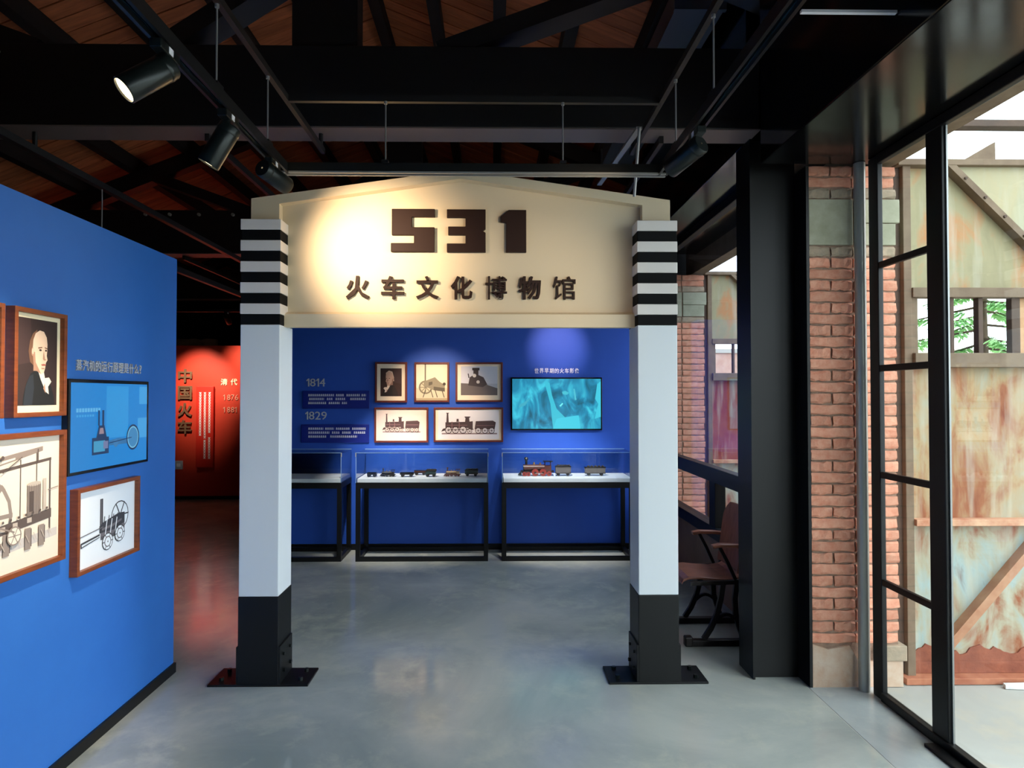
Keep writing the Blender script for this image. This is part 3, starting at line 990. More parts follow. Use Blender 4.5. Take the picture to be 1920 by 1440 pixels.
# long pipe over the left partition with lamps towards the red wall
t3 = thing('light_track', 'long thin light track running to the red wall above the left partition', 'light track', (-2.55, 6.0, 2.59))
MB().box(-0.018, 0.018, -3.6, 3.4, 0, 0.045).part('track_channel', M_RAIL, t3)
MB().box(-0.02, 0.02, -4.2, 3.6, 0.35, 0.39).part('support_rail', M_RAIL, t3)
for yy in (-1.9, 0.9, 3.2):
    MB().cyl((0, yy, 0.045), (0, yy, 0.35), 0.004, 8).part('cable', M_CABLE, t3)
for yy in (-2.5, 0.6):
    MB().cyl((0, yy, 0.39), (0, yy, 0.485), 0.012, 8).part('hanger', M_RAIL, t3)
t4 = thing('light_track', 'lower light track before the red wall', 'light track', (-4.0, 8.5, 2.72))
MB().box(-1.1, 1.0, -0.018, 0.018, 0, 0.04).part('track_channel', M_RAIL, t4)
for xx in (-0.9, 0.75):
    MB().cyl((xx, 0, 0.04), (xx, 0, 0.3), 0.004, 8).part('cable', M_CABLE, t4)
    MB().box(xx - 0.012, xx + 0.012, -1.9, 1.2, 0.3, 0.341).part('support_rail', M_RAIL, t4)
spot('track_spotlight', 'small spotlight near the red wall aimed at its lettering panel', (-4.4, 8.5, 2.72), (-4.5, 9.71, 1.7), True, 175, 54, 1.0)
spot('track_spotlight', 'small spotlight near the red wall aimed at its right part', (-3.6, 8.5, 2.72), (-3.75, 9.71, 2.0), True, 120, 50, 1.0)
# slim white batten on the header
MB().box(1.12, 1.47, 2.235, 2.25, 2.99, 3.0).single('light_batten', M_TAG, 'slim white batten sticking out from the black header', 'batten')
# grey ventilation duct up in the roof
du = thing('ventilation_duct', 'flat grey ventilation duct under the right roof slope', 'duct', (1.28, 5.05, 3.95))
MB().box(-0.17, 0.13, -1.3, 1.3, 0.0, 0.15).part('duct_body', mat('galvanised_duct', (110, 116, 126), 0.4, metal=0.5), du)
for yy in (-1.29, -0.4, 0.4, 1.29):
    MB().box(-0.18, 0.14, yy - .015, yy + .015, -0.01, 0.16).part('flange', mat('galvanised_duct', (110, 116, 126)), du)


# ================================================================== FRAMED PRINTS
def frame(lab, loc, wd, ht, rz=0.0, depth=0.037, border=0.018, m=M_FRAME, mount=M_MOUNT, group=None, recess=0.02):
    """box frame, local x to the right, z up, front towards -y; origin bottom left on the wall"""
    t = thing('picture_frame', lab, 'picture frame', loc, rz, group)
    MB().box(0, border, -depth, 0, 0, ht).part('frame_bar', m, t, bevel=0.0015)
    MB().box(wd - border, wd, -depth, 0, 0, ht).part('frame_bar', m, t, bevel=0.0015)
    MB().box(border, wd - border, -depth, 0, 0, border).part('frame_bar', m, t, bevel=0.0015)
    MB().box(border, wd - border, -depth, 0, ht - border, ht).part('frame_bar', m, t, bevel=0.0015)
    MB().box(border, wd - border, -depth + recess, -0.001, border, ht - border).part('mount', mount, t)
    t['_y'] = -depth + recess
    return t


def art_portrait(w_, h_, facing=1, grey=False):
    a = Art(w_, h_)
    bgc, coat, skin, hair, cloth, shade = ((52, 36, 36), (24, 26, 30), (228, 196, 172), (120, 84, 64), (232, 220, 206), (176, 134, 112))
    if grey:
        bgc, coat, skin, hair, cloth, shade = ((58, 36, 32), (34, 26, 26), (196, 158, 138), (206, 180, 160), (226, 204, 186), (150, 112, 96))
    f = lambda x: x if facing > 0 else 1 - x
    P = lambda c, pts: a.poly(c, [(f(x), y) for x, y in pts])
    a.rect(bgc, 0, 0, 1, 1)
    P((66, 46, 46), [(0.0, 0.45), (0.4, 0.5), (0.35, 1), (0, 1)])
    # coat and shoulders
    P(coat, [(0.18, 0), (0.95, 0), (0.93, 0.10), (0.86, 0.22), (0.74, 0.32), (0.60, 0.37), (0.46, 0.40), (0.36, 0.37), (0.26, 0.25), (0.20, 0.12)])
    P((38, 44, 54) if not grey else (46, 34, 32), [(0.20, 0), (0.40, 0), (0.44, 0.2), (0.42, 0.36), (0.34, 0.34), (0.25, 0.22)])
    # neck cloth
    P(cloth, [(0.52, 0.42), (0.60, 0.30), (0.72, 0.16), (0.80, 0.13), (0.78, 0.22), (0.86, 0.28), (0.80, 0.33), (0.70, 0.32), (0.66, 0.42)])
    P(shade, [(0.66, 0.20), (0.72, 0.14), (0.70, 0.26)])
    # neck, head
    P(shade, [(0.42, 0.40), (0.52, 0.40), (0.66, 0.38), (0.66, 0.5), (0.42, 0.52)])
    if facing > 0:
        P(hair, [(0.30, 0.62), (0.34, 0.50), (0.42, 0.46), (0.5, 0.7), (0.5, 0.88), (0.40, 0.83), (0.33, 0.74)])
    else:
        P(hair, [(0.36, 0.66), (0.36, 0.54), (0.46, 0.56), (0.74, 0.72), (0.74, 0.84), (0.60, 0.92), (0.44, 0.88)])
    head = [(0.42, 0.47), (0.50, 0.40), (0.60, 0.365), (0.67, 0.385), (0.70, 0.44), (0.715, 0.50), (0.755, 0.535), (0.735, 0.585), (0.745, 0.64), (0.75, 0.72), (0.73, 0.80), (0.66, 0.865), (0.56, 0.875), (0.46, 0.835), (0.41, 0.76), (0.395, 0.64)]
    P(skin, head)
    P(shade, [(0.42, 0.47), (0.50, 0.40), (0.60, 0.365), (0.55, 0.42), (0.47, 0.50), (0.45, 0.62), (0.395, 0.62)])
    # ear, brows, eyes, nose, mouth
    a.ell(shade, f(0.395), 0.62, 0.032, 0.05)
    a.ell(skin, f(0.40), 0.625, 0.02, 0.036)
    P(hair, [(0.52, 0.675), (0.62, 0.685), (0.62, 0.672), (0.53, 0.66)])
    P(hair, [(0.68, 0.685), (0.745, 0.675), (0.745, 0.662), (0.68, 0.672)])
    a.ell((60, 40, 36), f(0.575), 0.645, 0.032, 0.012)
    a.ell((60, 40, 36), f(0.71), 0.645, 0.024, 0.012)
    P(shade, [(0.655, 0.64), (0.69, 0.545), (0.73, 0.535), (0.665, 0.525), (0.635, 0.545)])
    P((170, 96, 84) if not grey else (134, 92, 80), [(0.59, 0.478), (0.66, 0.488), (0.715, 0.48), (0.70, 0.466), (0.62, 0.462)])
    P(shade, [(0.60, 0.44), (0.68, 0.44), (0.67, 0.425), (0.61, 0.425)])
    return a


def art_loco(w_, h_, ink=(70, 54, 56), paper=(232, 226, 224), tall=True, tender=True, ground=True):
    """side view of an early locomotive with tender"""
    a = Art(w_, h_)
    lt = tuple(min(255, int(c * 1.7)) for c in ink)
    a.rect(paper, 0, 0, 1, 1)
    if ground:
        a.rect(lt, 0.06, 0.17, 0.97, 0.20)
        a.rect((196, 184, 182), 0.06, 0.20, 0.97, 0.22)
    a.rect(ink, 0.10, 0.32, 0.58, 0.36)                       # frame
    a.poly(ink, [(0.12, 0.38), (0.50, 0.38), (0.50, 0.60), (0.12, 0.58)])   # boiler
    a.rect(lt, 0.14, 0.47, 0.48, 0.49)
    a.rect(lt, 0.22, 0.38, 0.235, 0.6)
    a.rect(lt, 0.34, 0.38, 0.355, 0.6)
    a.poly(ink, [(0.135, 0.58), (0.175, 0.58), (0.168, 0.88), (0.182, 0.91), (0.128, 0.91), (0.142, 0.88)])   # chimney
    a.poly(ink, [(0.30, 0.6), (0.34, 0.6), (0.335, 0.70), (0.305, 0.70)])
    a.poly(ink, [(0.44, 0.58), (0.52, 0.58), (0.51, 0.72), (0.535, 0.78), (0.43, 0.78), (0.45, 0.72)])
    a.poly(ink, [(0.50, 0.36), (0.57, 0.36), (0.57, 0.62), (0.50, 0.60)])
    a.poly(ink, [(0.05, 0.26), (0.12, 0.30), (0.12, 0.38), (0.08, 0.36)])
    for cx_, r_ in ((0.17, 0.058), (0.285, 0.058), (0.41, 0.062), (0.52, 0.04)):
        a.wheel(ink, paper, cx_, 0.19 + r_ * w_ / h_, r_, 0.2, 4)
    a.line(ink, 0.17, 0.33, 0.41, 0.33, 0.004)
    if tender:
        a.poly(ink, [(0.60, 0.34), (0.93, 0.34), (0.95, 0.58), (0.90, 0.64), (0.62, 0.62)])
        a.rect(lt, 0.63, 0.46, 0.92, 0.48)
        for cx_ in (0.66, 0.77, 0.88):
            a.wheel(ink, paper, cx_, 0.19 + 0.05 * w_ / h_, 0.05, 0.2, 4)
    return a


def art_beam_engine(w_, h_):
    a = Art(w_, h_)
    ink, md, lt, paper = (96, 82, 78), (150, 134, 126), (196, 180, 168), (238, 222, 206)
    a.rect(paper, 0, 0, 1, 1)
    a.poly((206, 196, 192), [(0, 0.10), (1, 0.17), (1, 0.24), (0, 0.2)])
    a.poly(md, [(0.30, 0.80), (0.86, 0.93), (0.86, 0.97), (0.60, 0.93), (0.30, 0.88)])        # rocking beam
    a.poly(paper, [(0.40, 0.84), (0.62, 0.885), (0.62, 0.90), (0.40, 0.865)])
    a.poly(ink, [(0.05, 0.74), (0.94, 0.84), (0.94, 0.865), (0.05, 0.77)])                    # upper rail
    for x, b, t, wd in ((0.16, 0.22, 0.76, 0.014), (0.44, 0.24, 0.78, 0.018), (0.92, 0.24, 0.85, 0.016), (0.66, 0.30, 0.88, 0.008), (0.80, 0.42, 0.92, 0.008), (0.81, 0.84, 0.95, 0.01)):
        a.rect(ink, x, b, x + wd, t)
    a.wheel(md, paper, 0.33, 0.44, 0.27, 0.10, 4)                                              # flywheel
    a.poly(ink, [(0.02, 0.24), (0.94, 0.34), (0.94, 0.42), (0.02, 0.32)])                      # bed
    for x in (0.08, 0.2, 0.34, 0.5, 0.6, 0.72):
        a.rect(lt, x, 0.27 + x * 0.1, x + 0.04, 0.31 + x * 0.1)
    a.rect(md, 0.72, 0.40, 0.84, 0.66)                                                         # cylinder
    a.rect(ink, 0.735, 0.43, 0.775, 0.60)
    a.ell(lt, 0.78, 0.66, 0.062, 0.02)
    a.rect(lt, 0.86, 0.42, 0.89, 0.69)
    for x in (0.10, 0.40, 0.52, 0.70, 0.82):
        a.rect(md, x, 0.12, x + 0.05, 0.30)
        a.rect(ink, x + 0.05, 0.14, x + 0.058, 0.29)
    a.rect((40, 34, 36), 0.42, 0.12, 0.455, 0.22)
    a.line(md, 0.9, 0.585, 1.0, 0.6, 0.004)
    for k in range(14):                                   # hatched shading, tie rods and governor
        a.line(lt, 0.03 + k * 0.067, 0.20 + k * 0.005, 0.06 + k * 0.067, 0.13 + k * 0.005, 0.003)
        a.circ(ink, 0.08 + k * 0.062, 0.355 + k * 0.006, 0.009, 10)
    for k in range(6):
        a.line(ink, 0.725 + k * 0.02, 0.40, 0.725 + k * 0.02, 0.655, 0.0015)
    a.line(ink, 0.50, 0.79, 0.66, 0.90, 0.004)
    a.circ(ink, 0.50, 0.91, 0.014, 12)
    a.wheel(md, paper, 0.60, 0.27, 0.06, 0.16, 3)
    a.line(md, 0.33, 0.44, 0.60, 0.30, 0.006)
    return a


def art_small_engine(w_, h_):
    """early wheeled steam engine with tall chimney and big flywheel"""
    a = Art(w_, h_)
    ink, md, paper = (58, 58, 66), (112, 106, 112), (232, 236, 244)
    a.rect(paper, 0, 0, 1, 1)
    a.wheel(ink, paper, 0.735, 0.55, 0.165, 0.08, 3)
    a.poly(ink, [(0.37, 0.47), (0.42, 0.47), (0.42, 0.86), (0.37, 0.86)])
    a.rect(md, 0.385, 0.47, 0.40, 0.85)
    a.poly(md, [(0.38, 0.28), (0.62, 0.27), (0.82, 0.34), (0.82, 0.46), (0.60, 0.42), (0.38, 0.40)])
    a.poly((84, 82, 88), [(0.38, 0.28), (0.62, 0.27), (0.82, 0.34), (0.82, 0.38), (0.60, 0.32), (0.38, 0.33)])
    a.poly(ink, [(0.36, 0.38), (0.62, 0.37), (0.82, 0.43), (0.82, 0.58), (0.70, 0.59), (0.42, 0.52), (0.36, 0.48)])
    for x in (0.44, 0.52, 0.60, 0.68):
        a.line(ink, x, 0.52, x + 0.01, 0.60, 0.005)
    a.poly(md, [(0.40, 0.41), (0.60, 0.42), (0.76, 0.47), (0.76, 0.50), (0.60, 0.46), (0.40, 0.44)])
    for x in (0.46, 0.55, 0.64):
        a.line(paper, x, 0.34, x + 0.03, 0.54, 0.006)
    a.poly(ink, [(0.05, 0.305), (0.36, 0.35), (0.36, 0.375), (0.05, 0.33)])
    a.poly(ink, [(0.05, 0.26), (0.36, 0.325), (0.36, 0.335), (0.05, 0.275)])
    a.rect(ink, 0.05, 0.26, 0.065, 0.33)
    a.line(md, 0.03, 0.41, 0.42, 0.46, 0.004)
    a.wheel(ink, paper, 0.50, 0.23, 0.095, 0.1, 3)
    a.wheel(md, paper, 0.50, 0.23, 0.06, 0.2)
    a.wheel(ink, paper, 0.72, 0.29, 0.095, 0.1, 3)
    a.wheel(md, paper, 0.72, 0.29, 0.06, 0.2)
    return a


def art_horse_gin(w_, h_):
    """engraving of an early engine beside a mill"""
    a = Art(w_, h_)
    a.rect((214, 198, 168), 0, 0, 1, 1)
    a.rect((232, 216, 188), 0, 0.34, 1, 1)
    a.rect((112, 100, 84), 0.27, 0.5, 0.31, 1)
    a.wheel((128, 118, 98), (206, 192, 160), 0.30, 0.36, 0.22, 0.22, 4)
    a.poly((142, 132, 110), [(0.24, 0.52), (0.60, 0.64), (0.74, 0.52), (0.92, 0.42), (0.92, 0.24), (0.56, 0.28), (0.24, 0.40)])
    a.poly((96, 88, 74), [(0.40, 0.40), (0.52, 0.44), (0.52, 0.52), (0.40, 0.50)])
    a.poly((96, 88, 74), [(0.56, 0.28), (0.92, 0.24), (0.92, 0.34), (0.56, 0.38)])
    a.circ((70, 62, 54), 0.90, 0.45, 0.05)
    for x0, x1 in ((0.30, 0.22), (0.46, 0.54), (0.60, 0.68), (0.82, 0.90)):
        a.line((86, 78, 66), x0, 0.30, x1, 0.08, 0.008)
    a.rect((176, 160, 128), 0, 0.0, 1, 0.06)
    return a


def art_engine_front(w_, h_):
    """photograph of an engine standing on a heap"""
    a = Art(w_, h_)
    a.rect((206, 204, 212), 0, 0, 1, 1)
    a.rect((186, 184, 192), 0, 0, 1, 0.4)
    a.poly((104, 94, 92), [(0.0, 0.0), (1, 0), (1, 0.24), (0.76, 0.34), (0.56, 0.46), (0.26, 0.40), (0.0, 0.42)])
    a.poly((66, 56, 58), [(0.20, 0.34), (0.24, 0.62), (0.34, 0.70), (0.34, 0.86), (0.48, 0.86), (0.48, 0.70), (0.62, 0.62), (0.72, 0.38), (0.60, 0.28)])
    a.rect((50, 42, 44), 0.31, 0.86, 0.51, 0.95)
    a.circ((214, 208, 204), 0.37, 0.68, 0.05)
    a.circ((196, 188, 184), 0.47, 0.46, 0.045)
    a.line((40, 34, 36), 0.22, 0.6, 0.2, 0.75, 0.01)
    return a


WL = -1.845
ROT = math.pi / 2


def left_art(t, art, x, z, label=None):
    return art.part('print', t, x, t['_y'], z, label=label)


f1 = frame('portrait frame with a dark painted man in white neckcloth on the left wall', (WL, 2.392, 1.513), 0.293, 0.426, ROT)
art_portrait(0.232, 0.345).part('print', f1, 0.026, f1['_y'], 0.045)
f0 = frame('framed print at the left edge of the picture, only its side bar in view', (WL, 2.05, 1.513), 0.295, 0.426, ROT)
art_portrait(0.215, 0.315, -1, True).part('print', f0, 0.040, f0['_y'], 0.068)
f2 = frame('large framed engraving of a beam engine on the left wall', (WL, 2.02, 0.907), 0.670, 0.546, ROT, border=0.02, mount=mat('aged_paper', (240, 224, 206), 0.8))
art_beam_engine(0.61, 0.47).part('print', f2, 0.03, f2['_y'], 0.03)
f3 = frame('wooden frame with a drawing of a wheeled steam engine, lowest on the left wall', (WL, 2.765, 0.805), 0.483, 0.381, ROT, mount=M_PAPER)
art_small_engine(0.43, 0.33).part('print', f3, 0.026, f3['_y'], 0.026)


def screen(lab, loc, wd, ht, rz, art, depth=0.03, bez=0.014):
    t = thing('wall_screen', lab, 'screen', loc, rz)
    MB().box(0, wd, -depth, 0, 0, ht).part('housing', M_BLKGL, t, bevel=0.003)
    art.part('display', t, bez, -depth - 0.0005, bez, emit=1.0)
    return t


def film_mat():
    m = bpy.data.materials.new('film_still')
    m.use_nodes = True
    nt = m.node_tree
    b_ = nt.nodes['Principled BSDF']
    b_.inputs['Base Color'].default_value = (0.01, 0.01, 0.01, 1)
    b_.inputs['Roughness'].default_value = 0.3
    tc = nt.nodes.new('ShaderNodeTexCoord')
    mp = nt.nodes.new('ShaderNodeMapping')
    mp.inputs['Scale'].default_value = (1.5, 1, 0.9)
    mp.inputs['Rotation'].default_value = (0, 0.35, 0)
    mp.inputs['Location'].default_value = (0.4, 0, 1.3)
    nz = nt.nodes.new('ShaderNodeTexNoise')
    nz.inputs['Scale'].default_value = 3.6
    nz.inputs['Detail'].default_value = 3
    nz.inputs['Distortion'].default_value = 1.6
    rp = nt.nodes.new('ShaderNodeValToRGB')
    el = rp.color_ramp.elements
    el[0].position, el[0].color = 0.32, lin((28, 98, 124))
    el[1].position, el[1].color = 0.70, lin((72, 212, 236))
    e = el.new(0.50)
    e.color = lin((38, 144, 184))
    nt.links.new(tc.outputs['Object'], mp.inputs[0])
    nt.links.new(mp.outputs[0], nz.inputs['Vector'])
    nt.links.new(nz.outputs['Fac'], rp.inputs[0])
    nt.links.new(rp.outputs[0], b_.inputs['Emission Color'])
    b_.inputs['Emission Strength'].default_value = 2 ** -EXPO
    return m


a = Art(0.62 - 0.028, 0.418 - 0.028)
BL = (26, 128, 204)
a.rect(BL, 0, 0, 1, 1)
a.rect((44, 146, 214), 0.42, 0.34, 0.72, 0.97)
a.rect((62, 156, 218), 0.86, 0.30, 1.0, 0.56)
a.rect((62, 156, 218), 0.88, 0.74, 1.0, 0.97)
for k in range(9):
    a.rect((96, 176, 224), 0.06 + k * 0.032, 0.665, 0.085 + k * 0.032, 0.71)
for k in range(7):
    a.rect((70, 160, 218), 0.06 + k * 0.03, 0.61, 0.08 + k * 0.03, 0.635)
DK = (22, 52, 92)
a.rect(DK, 0.24, 0.16, 0.45, 0.36)
a.rect((64, 150, 190), 0.26, 0.19, 0.40, 0.32)
a.rect((110, 120, 160), 0.38, 0.22, 0.44, 0.31)
a.poly(DK, [(0.29, 0.36), (0.42, 0.36), (0.39, 0.50), (0.32, 0.50)])
a.poly((150, 130, 140), [(0.325, 0.40), (0.385, 0.40), (0.375, 0.47), (0.335, 0.47)])
a.rect(DK, 0.31, 0.50, 0.33, 0.68)
a.rect(DK, 0.36, 0.50, 0.385, 0.68)
a.rect(BL, 0.33, 0.5, 0.36, 0.665)
a.poly((50, 110, 160), [(0.45, 0.25), (0.70, 0.25), (0.70, 0.31), (0.58, 0.33), (0.45, 0.31)])
a.ell((60, 120, 170), 0.54, 0.27, 0.03, 0.05)
a.ell(DK, 0.78, 0.32, 0.095, 0.165)
a.ell((120, 190, 220), 0.78, 0.32, 0.08, 0.14)
a.ell((60, 130, 180), 0.78, 0.32, 0.07, 0.125)
a.line(DK, 0.45, 0.28, 0.76, 0.32, 0.004)
screen('blue wall screen showing an engine diagram on the left wall', (WL, 2.705, 1.25), 0.625, 0.42, ROT, a)

# lettering over the screen
lg = thing('wall_lettering', 'pale Chinese heading above the blue screen on the left wall', 'lettering', (WL, 2.79, 1.708), ROT)
txt = '蒸汽机的运行原理是什么？'
for k, ch in enumerate(txt):
    wd = 0.537 / 12
    x0 = k * wd
    if ch == '？':
        glyph('?', x0 + 0.004, x0 + 0.022, 0.003, 0.047, -0.0, M_GREYLET, lg, depth=0.006)
    else:
        glyph(ch, x0 + 0.001, x0 + wd - 0.004, 0.0, 0.05, 0, M_GREYLET, lg, depth=0.006)

# exhibition wall prints
YW = 6.53
kw = dict(depth=0.03, border=0.019, m=M_FRAME2, recess=0.012)
pale = mat('pale_mount', (240, 222, 196), 0.8)
g1 = frame('small framed portrait of a man in a dark coat on the far blue wall', (-1.222, YW, 1.522), 0.33, 0.418, mount=pale, **kw)
art_portrait(0.22, 0.29, -1, True).part('print', g1, 0.054, g1['_y'], 0.064)
g2 = frame('framed sepia engraving of an early engine, middle of the upper row', (-0.816, YW, 1.525), 0.36, 0.414, mount=pale, **kw)
art_horse_gin(0.322, 0.376).part('print', g2, 0.019, g2['_y'], 0.019)
g3 = frame('framed photograph of an engine on a heap, right end of the upper row', (-0.39, YW, 1.527), 0.49, 0.412, mount=pale, **kw)
art_engine_front(0.38, 0.30).part('print', g3, 0.055, g3['_y'], 0.07)
g4 = frame('framed photograph of a locomotive with tender, left of the lower row', (-1.229, YW, 1.108), 0.558, 0.362, mount=mat('pinkish_mount', (240, 216, 200), 0.8), **kw)
art_loco(0.43, 0.26, (84, 60, 60), (238, 214, 200)).part('print', g4, 0.06, g4['_y'], 0.06)
g5 = frame('widest framed photograph of a long locomotive, right of the lower row', (-0.615, YW, 1.112), 0.72, 0.358, mount=pale, **kw)
art_loco(0.63, 0.30, (70, 52, 54), (230, 224, 226)).part('print', g5, 0.045, g5['_y'], 0.03)

a = Art(0.95 - 0.03, 0.548 - 0.03)
a.rect((37, 150, 186), 0, 0, 1, 1)
a.poly((62, 196, 220), [(0.36, 0.95), (0.42, 0.92), (0.45, 0.66), (0.50, 0.4), (0.60, 0.22), (0.56, 0.0), (0.46, 0.0), (0.43, 0.5)])
a.poly((70, 210, 234), [(0.50, 0.2), (0.55, 0.22), (0.75, 0.27), (0.77, 0.0), (0.46, 0.0)])
a.poly((74, 196, 216), [(0.56, 0.74), (0.60, 0.76), (0.64, 0.72), (0.62, 0.68), (0.57, 0.69)])
a.poly((84, 196, 216), [(0.69, 0.8), (0.705, 0.8), (0.725, 0.58), (0.705, 0.57)])
a.poly((120, 244, 246), [(0.53, 0.46), (0.565, 0.52), (0.575, 0.50), (0.545, 0.44)])
a.poly((70, 176, 200), [(0.07, 0.42), (0.14, 0.46), (0.20, 0.60), (0.22, 0.64), (0.16, 0.56), (0.08, 0.48)])
a.poly((70, 206, 230), [(0.93, 0.2), (1, 0.24), (1, 0.95), (0.96, 0.9), (0.935, 0.6), (0.97, 0.5)])
sc2 = screen('cyan wall screen showing a film still on the far blue wall', (0.184, YW, 1.234), 0.95, 0.548, 0, a, 0.03, 0.015)
for o in sc2.children:
    if o.name.startswith('display'):
        o.data.materials[0] = film_mat()

lg = thing('wall_lettering', 'small pale Chinese heading above the cyan screen', 'lettering', (0.431, YW, 1.826))
for k, ch in enumerate('世界早期的火车影像'):
    glyph(ch, k * 0.0527, k * 0.0527 + 0.044, 0, 0.052, 0, M_TEXT, lg, depth=0.006)
for body, x0, z0, lab in (('1814', -1.935, 1.688, 'upper raised grey year 1814 on the far blue wall'), ('1829', -1.945, 1.345, 'lower raised grey year 1829 on the far blue wall')):
    lg = thing('wall_lettering', lab, 'lettering', (x0, YW, z0))
    xx = 0
    for ch in body:
        wd = 0.028 if ch == '1' else 0.056
        glyph(ch, xx, xx + wd, 0, 0.082, 0, M_GREYLET, lg, depth=0.008, bold=-0.02 if ch == '1' else 0.0)
        xx += wd + 0.008


def text_panel(lab, x0, z0, wd, ht, lines, ox, oy, s):
    t = thing('text_panel', lab, 'text panel', (x0, YW, z0))
    MB().box(0, wd, -0.018, 0, 0, ht).part('panel', M_PANELB, t, bevel=0.003)
    mb = MB()
    for y, segs in lines:
        zc = (oy - y) * s
        for a0, a1 in segs:
            x = (a0 - ox) * s
            e = (a1 - ox) * s
            while x < e - 0.004:
                cw = min(0.021, e - x)
                r0 = rnd.random()
                mb.box(x, x + cw * 0.8, -0.0188, -0.018, zc - 0.0105, zc - 0.006)
                mb.box(x, x + cw * 0.8, -0.0188, -0.018, zc - 0.0015, zc + 0.0025)
                mb.box(x + cw * (0.25 + 0.2 * r0), x + cw * (0.42 + 0.2 * r0), -0.0188, -0.018, zc - 0.006, zc + 0.011)
                mb.box(x + cw * 0.1, x + cw * 0.7, -0.0188, -0.018, zc + 0.0075, zc + 0.011)
                x += cw
    o = mb.part('lettering', M_TEXT, t)
    o['kind'] = 'stuff'


K = 0.00555 / 4.8
text_panel('upper navy text panel with white lines on the far blue wall', -1.973, 1.458, 0.69, 0.185,
           [(387, ((92, 325), (340, 415), (432, 555), (567, 608))), (421, ((100, 235), (258, 315), (335, 425), (467, 607))), (457, ((92, 258), (275, 375), (392, 440)))], 40, 508, K)
text_panel('lower navy text panel with white lines on the far blue wall', -1.985, 1.105, 0.70, 0.19,
           [(685, ((95, 230), (245, 325), (340, 465), (485, 608))), (720, ((95, 285), (305, 375), (395, 475), (500, 605))), (755, ((95, 258), (290, 530)))], 30, 812, K)

# red wall lettering
YR = 9.71
lg = thing('wall_lettering', 'vertical brown Chinese title on the red wall', 'lettering', (-4.835, YR, 0.99))
MR = mat('brass_letter', (128, 96, 74), 0.4, metal=0.3)
for k, ch in enumerate('中国火车'):
    glyph(ch, 0, 0.21, 0.80 - k * 0.262, 1.01 - k * 0.262, 0, MR, lg, depth=0.03, bold=0.02)
lg = thing('wall_lettering', 'pale characters and years at the right of the red wall', 'lettering', (-4.19, YR, 1.39))
glyph('清', 0, 0.10, 0.36, 0.46, 0, M_MOUNT, lg, depth=0.012, bold=0.01)
glyph('代', 0.15, 0.25, 0.36, 0.46, 0, M_MOUNT, lg, depth=0.012, bold=0.01)
for j, body in enumerate(('1876', '1881')):
    for k, ch in enumerate(body):
        glyph(ch, 0.04 + k * 0.06, 0.04 + k * 0.06 + (0.026 if ch == '1' else 0.048), 0.13 - j * 0.19, 0.215 - j * 0.19, 0, mat('rose_letter', (226, 150, 130), 0.5), lg, depth=0.012, bold=0.0)
t = thing('text_panel', 'tall red text panel with vertical white lines on the red wall', 'text panel', (-4.545, YR, 0.49))
MB().box(0, 0.262, -0.05, 0, 0, 1.24).part('panel', mat('red_panel', (206, 40, 26), 0.5), t, bevel=0.004)
mb = MB()
for x0, spans in ((0.045, ((0.50, 1.15),)), (0.115, ((0.47, 1.15), (0.14, 0.42))), (0.185, ((0.52, 1.15), (0.14, 0.46)))):
    for z0, z1 in spans:
        z = z1
        while z > z0:
            mb.box(x0, x0 + 0.036, -0.051, -0.05, z - 0.008, z)
            mb.box(x0 + 0.012, x0 + 0.024, -0.051, -0.05, z - 0.03, z - 0.008)
            mb.box(x0, x0 + 0.036, -0.051, -0.05, z - 0.032, z - 0.024)
            z -= 0.042
o = mb.part('lettering', M_TEXT, t)
o['kind'] = 'stuff'
t = thing('wall_plate', 'small grey wall plate low on the red wall', 'plate', (-4.82, YR, 0.46))
MB().box(-0.06, 0.06, -0.02, 0, 0, 0.13).part('plate', M_GREYLET, t, bevel=0.003)
MB().box(-0.03, 0.03, -0.024, -0.02, 0.04, 0.09).part('rocker', M_PAPER, t, bevel=0.002)


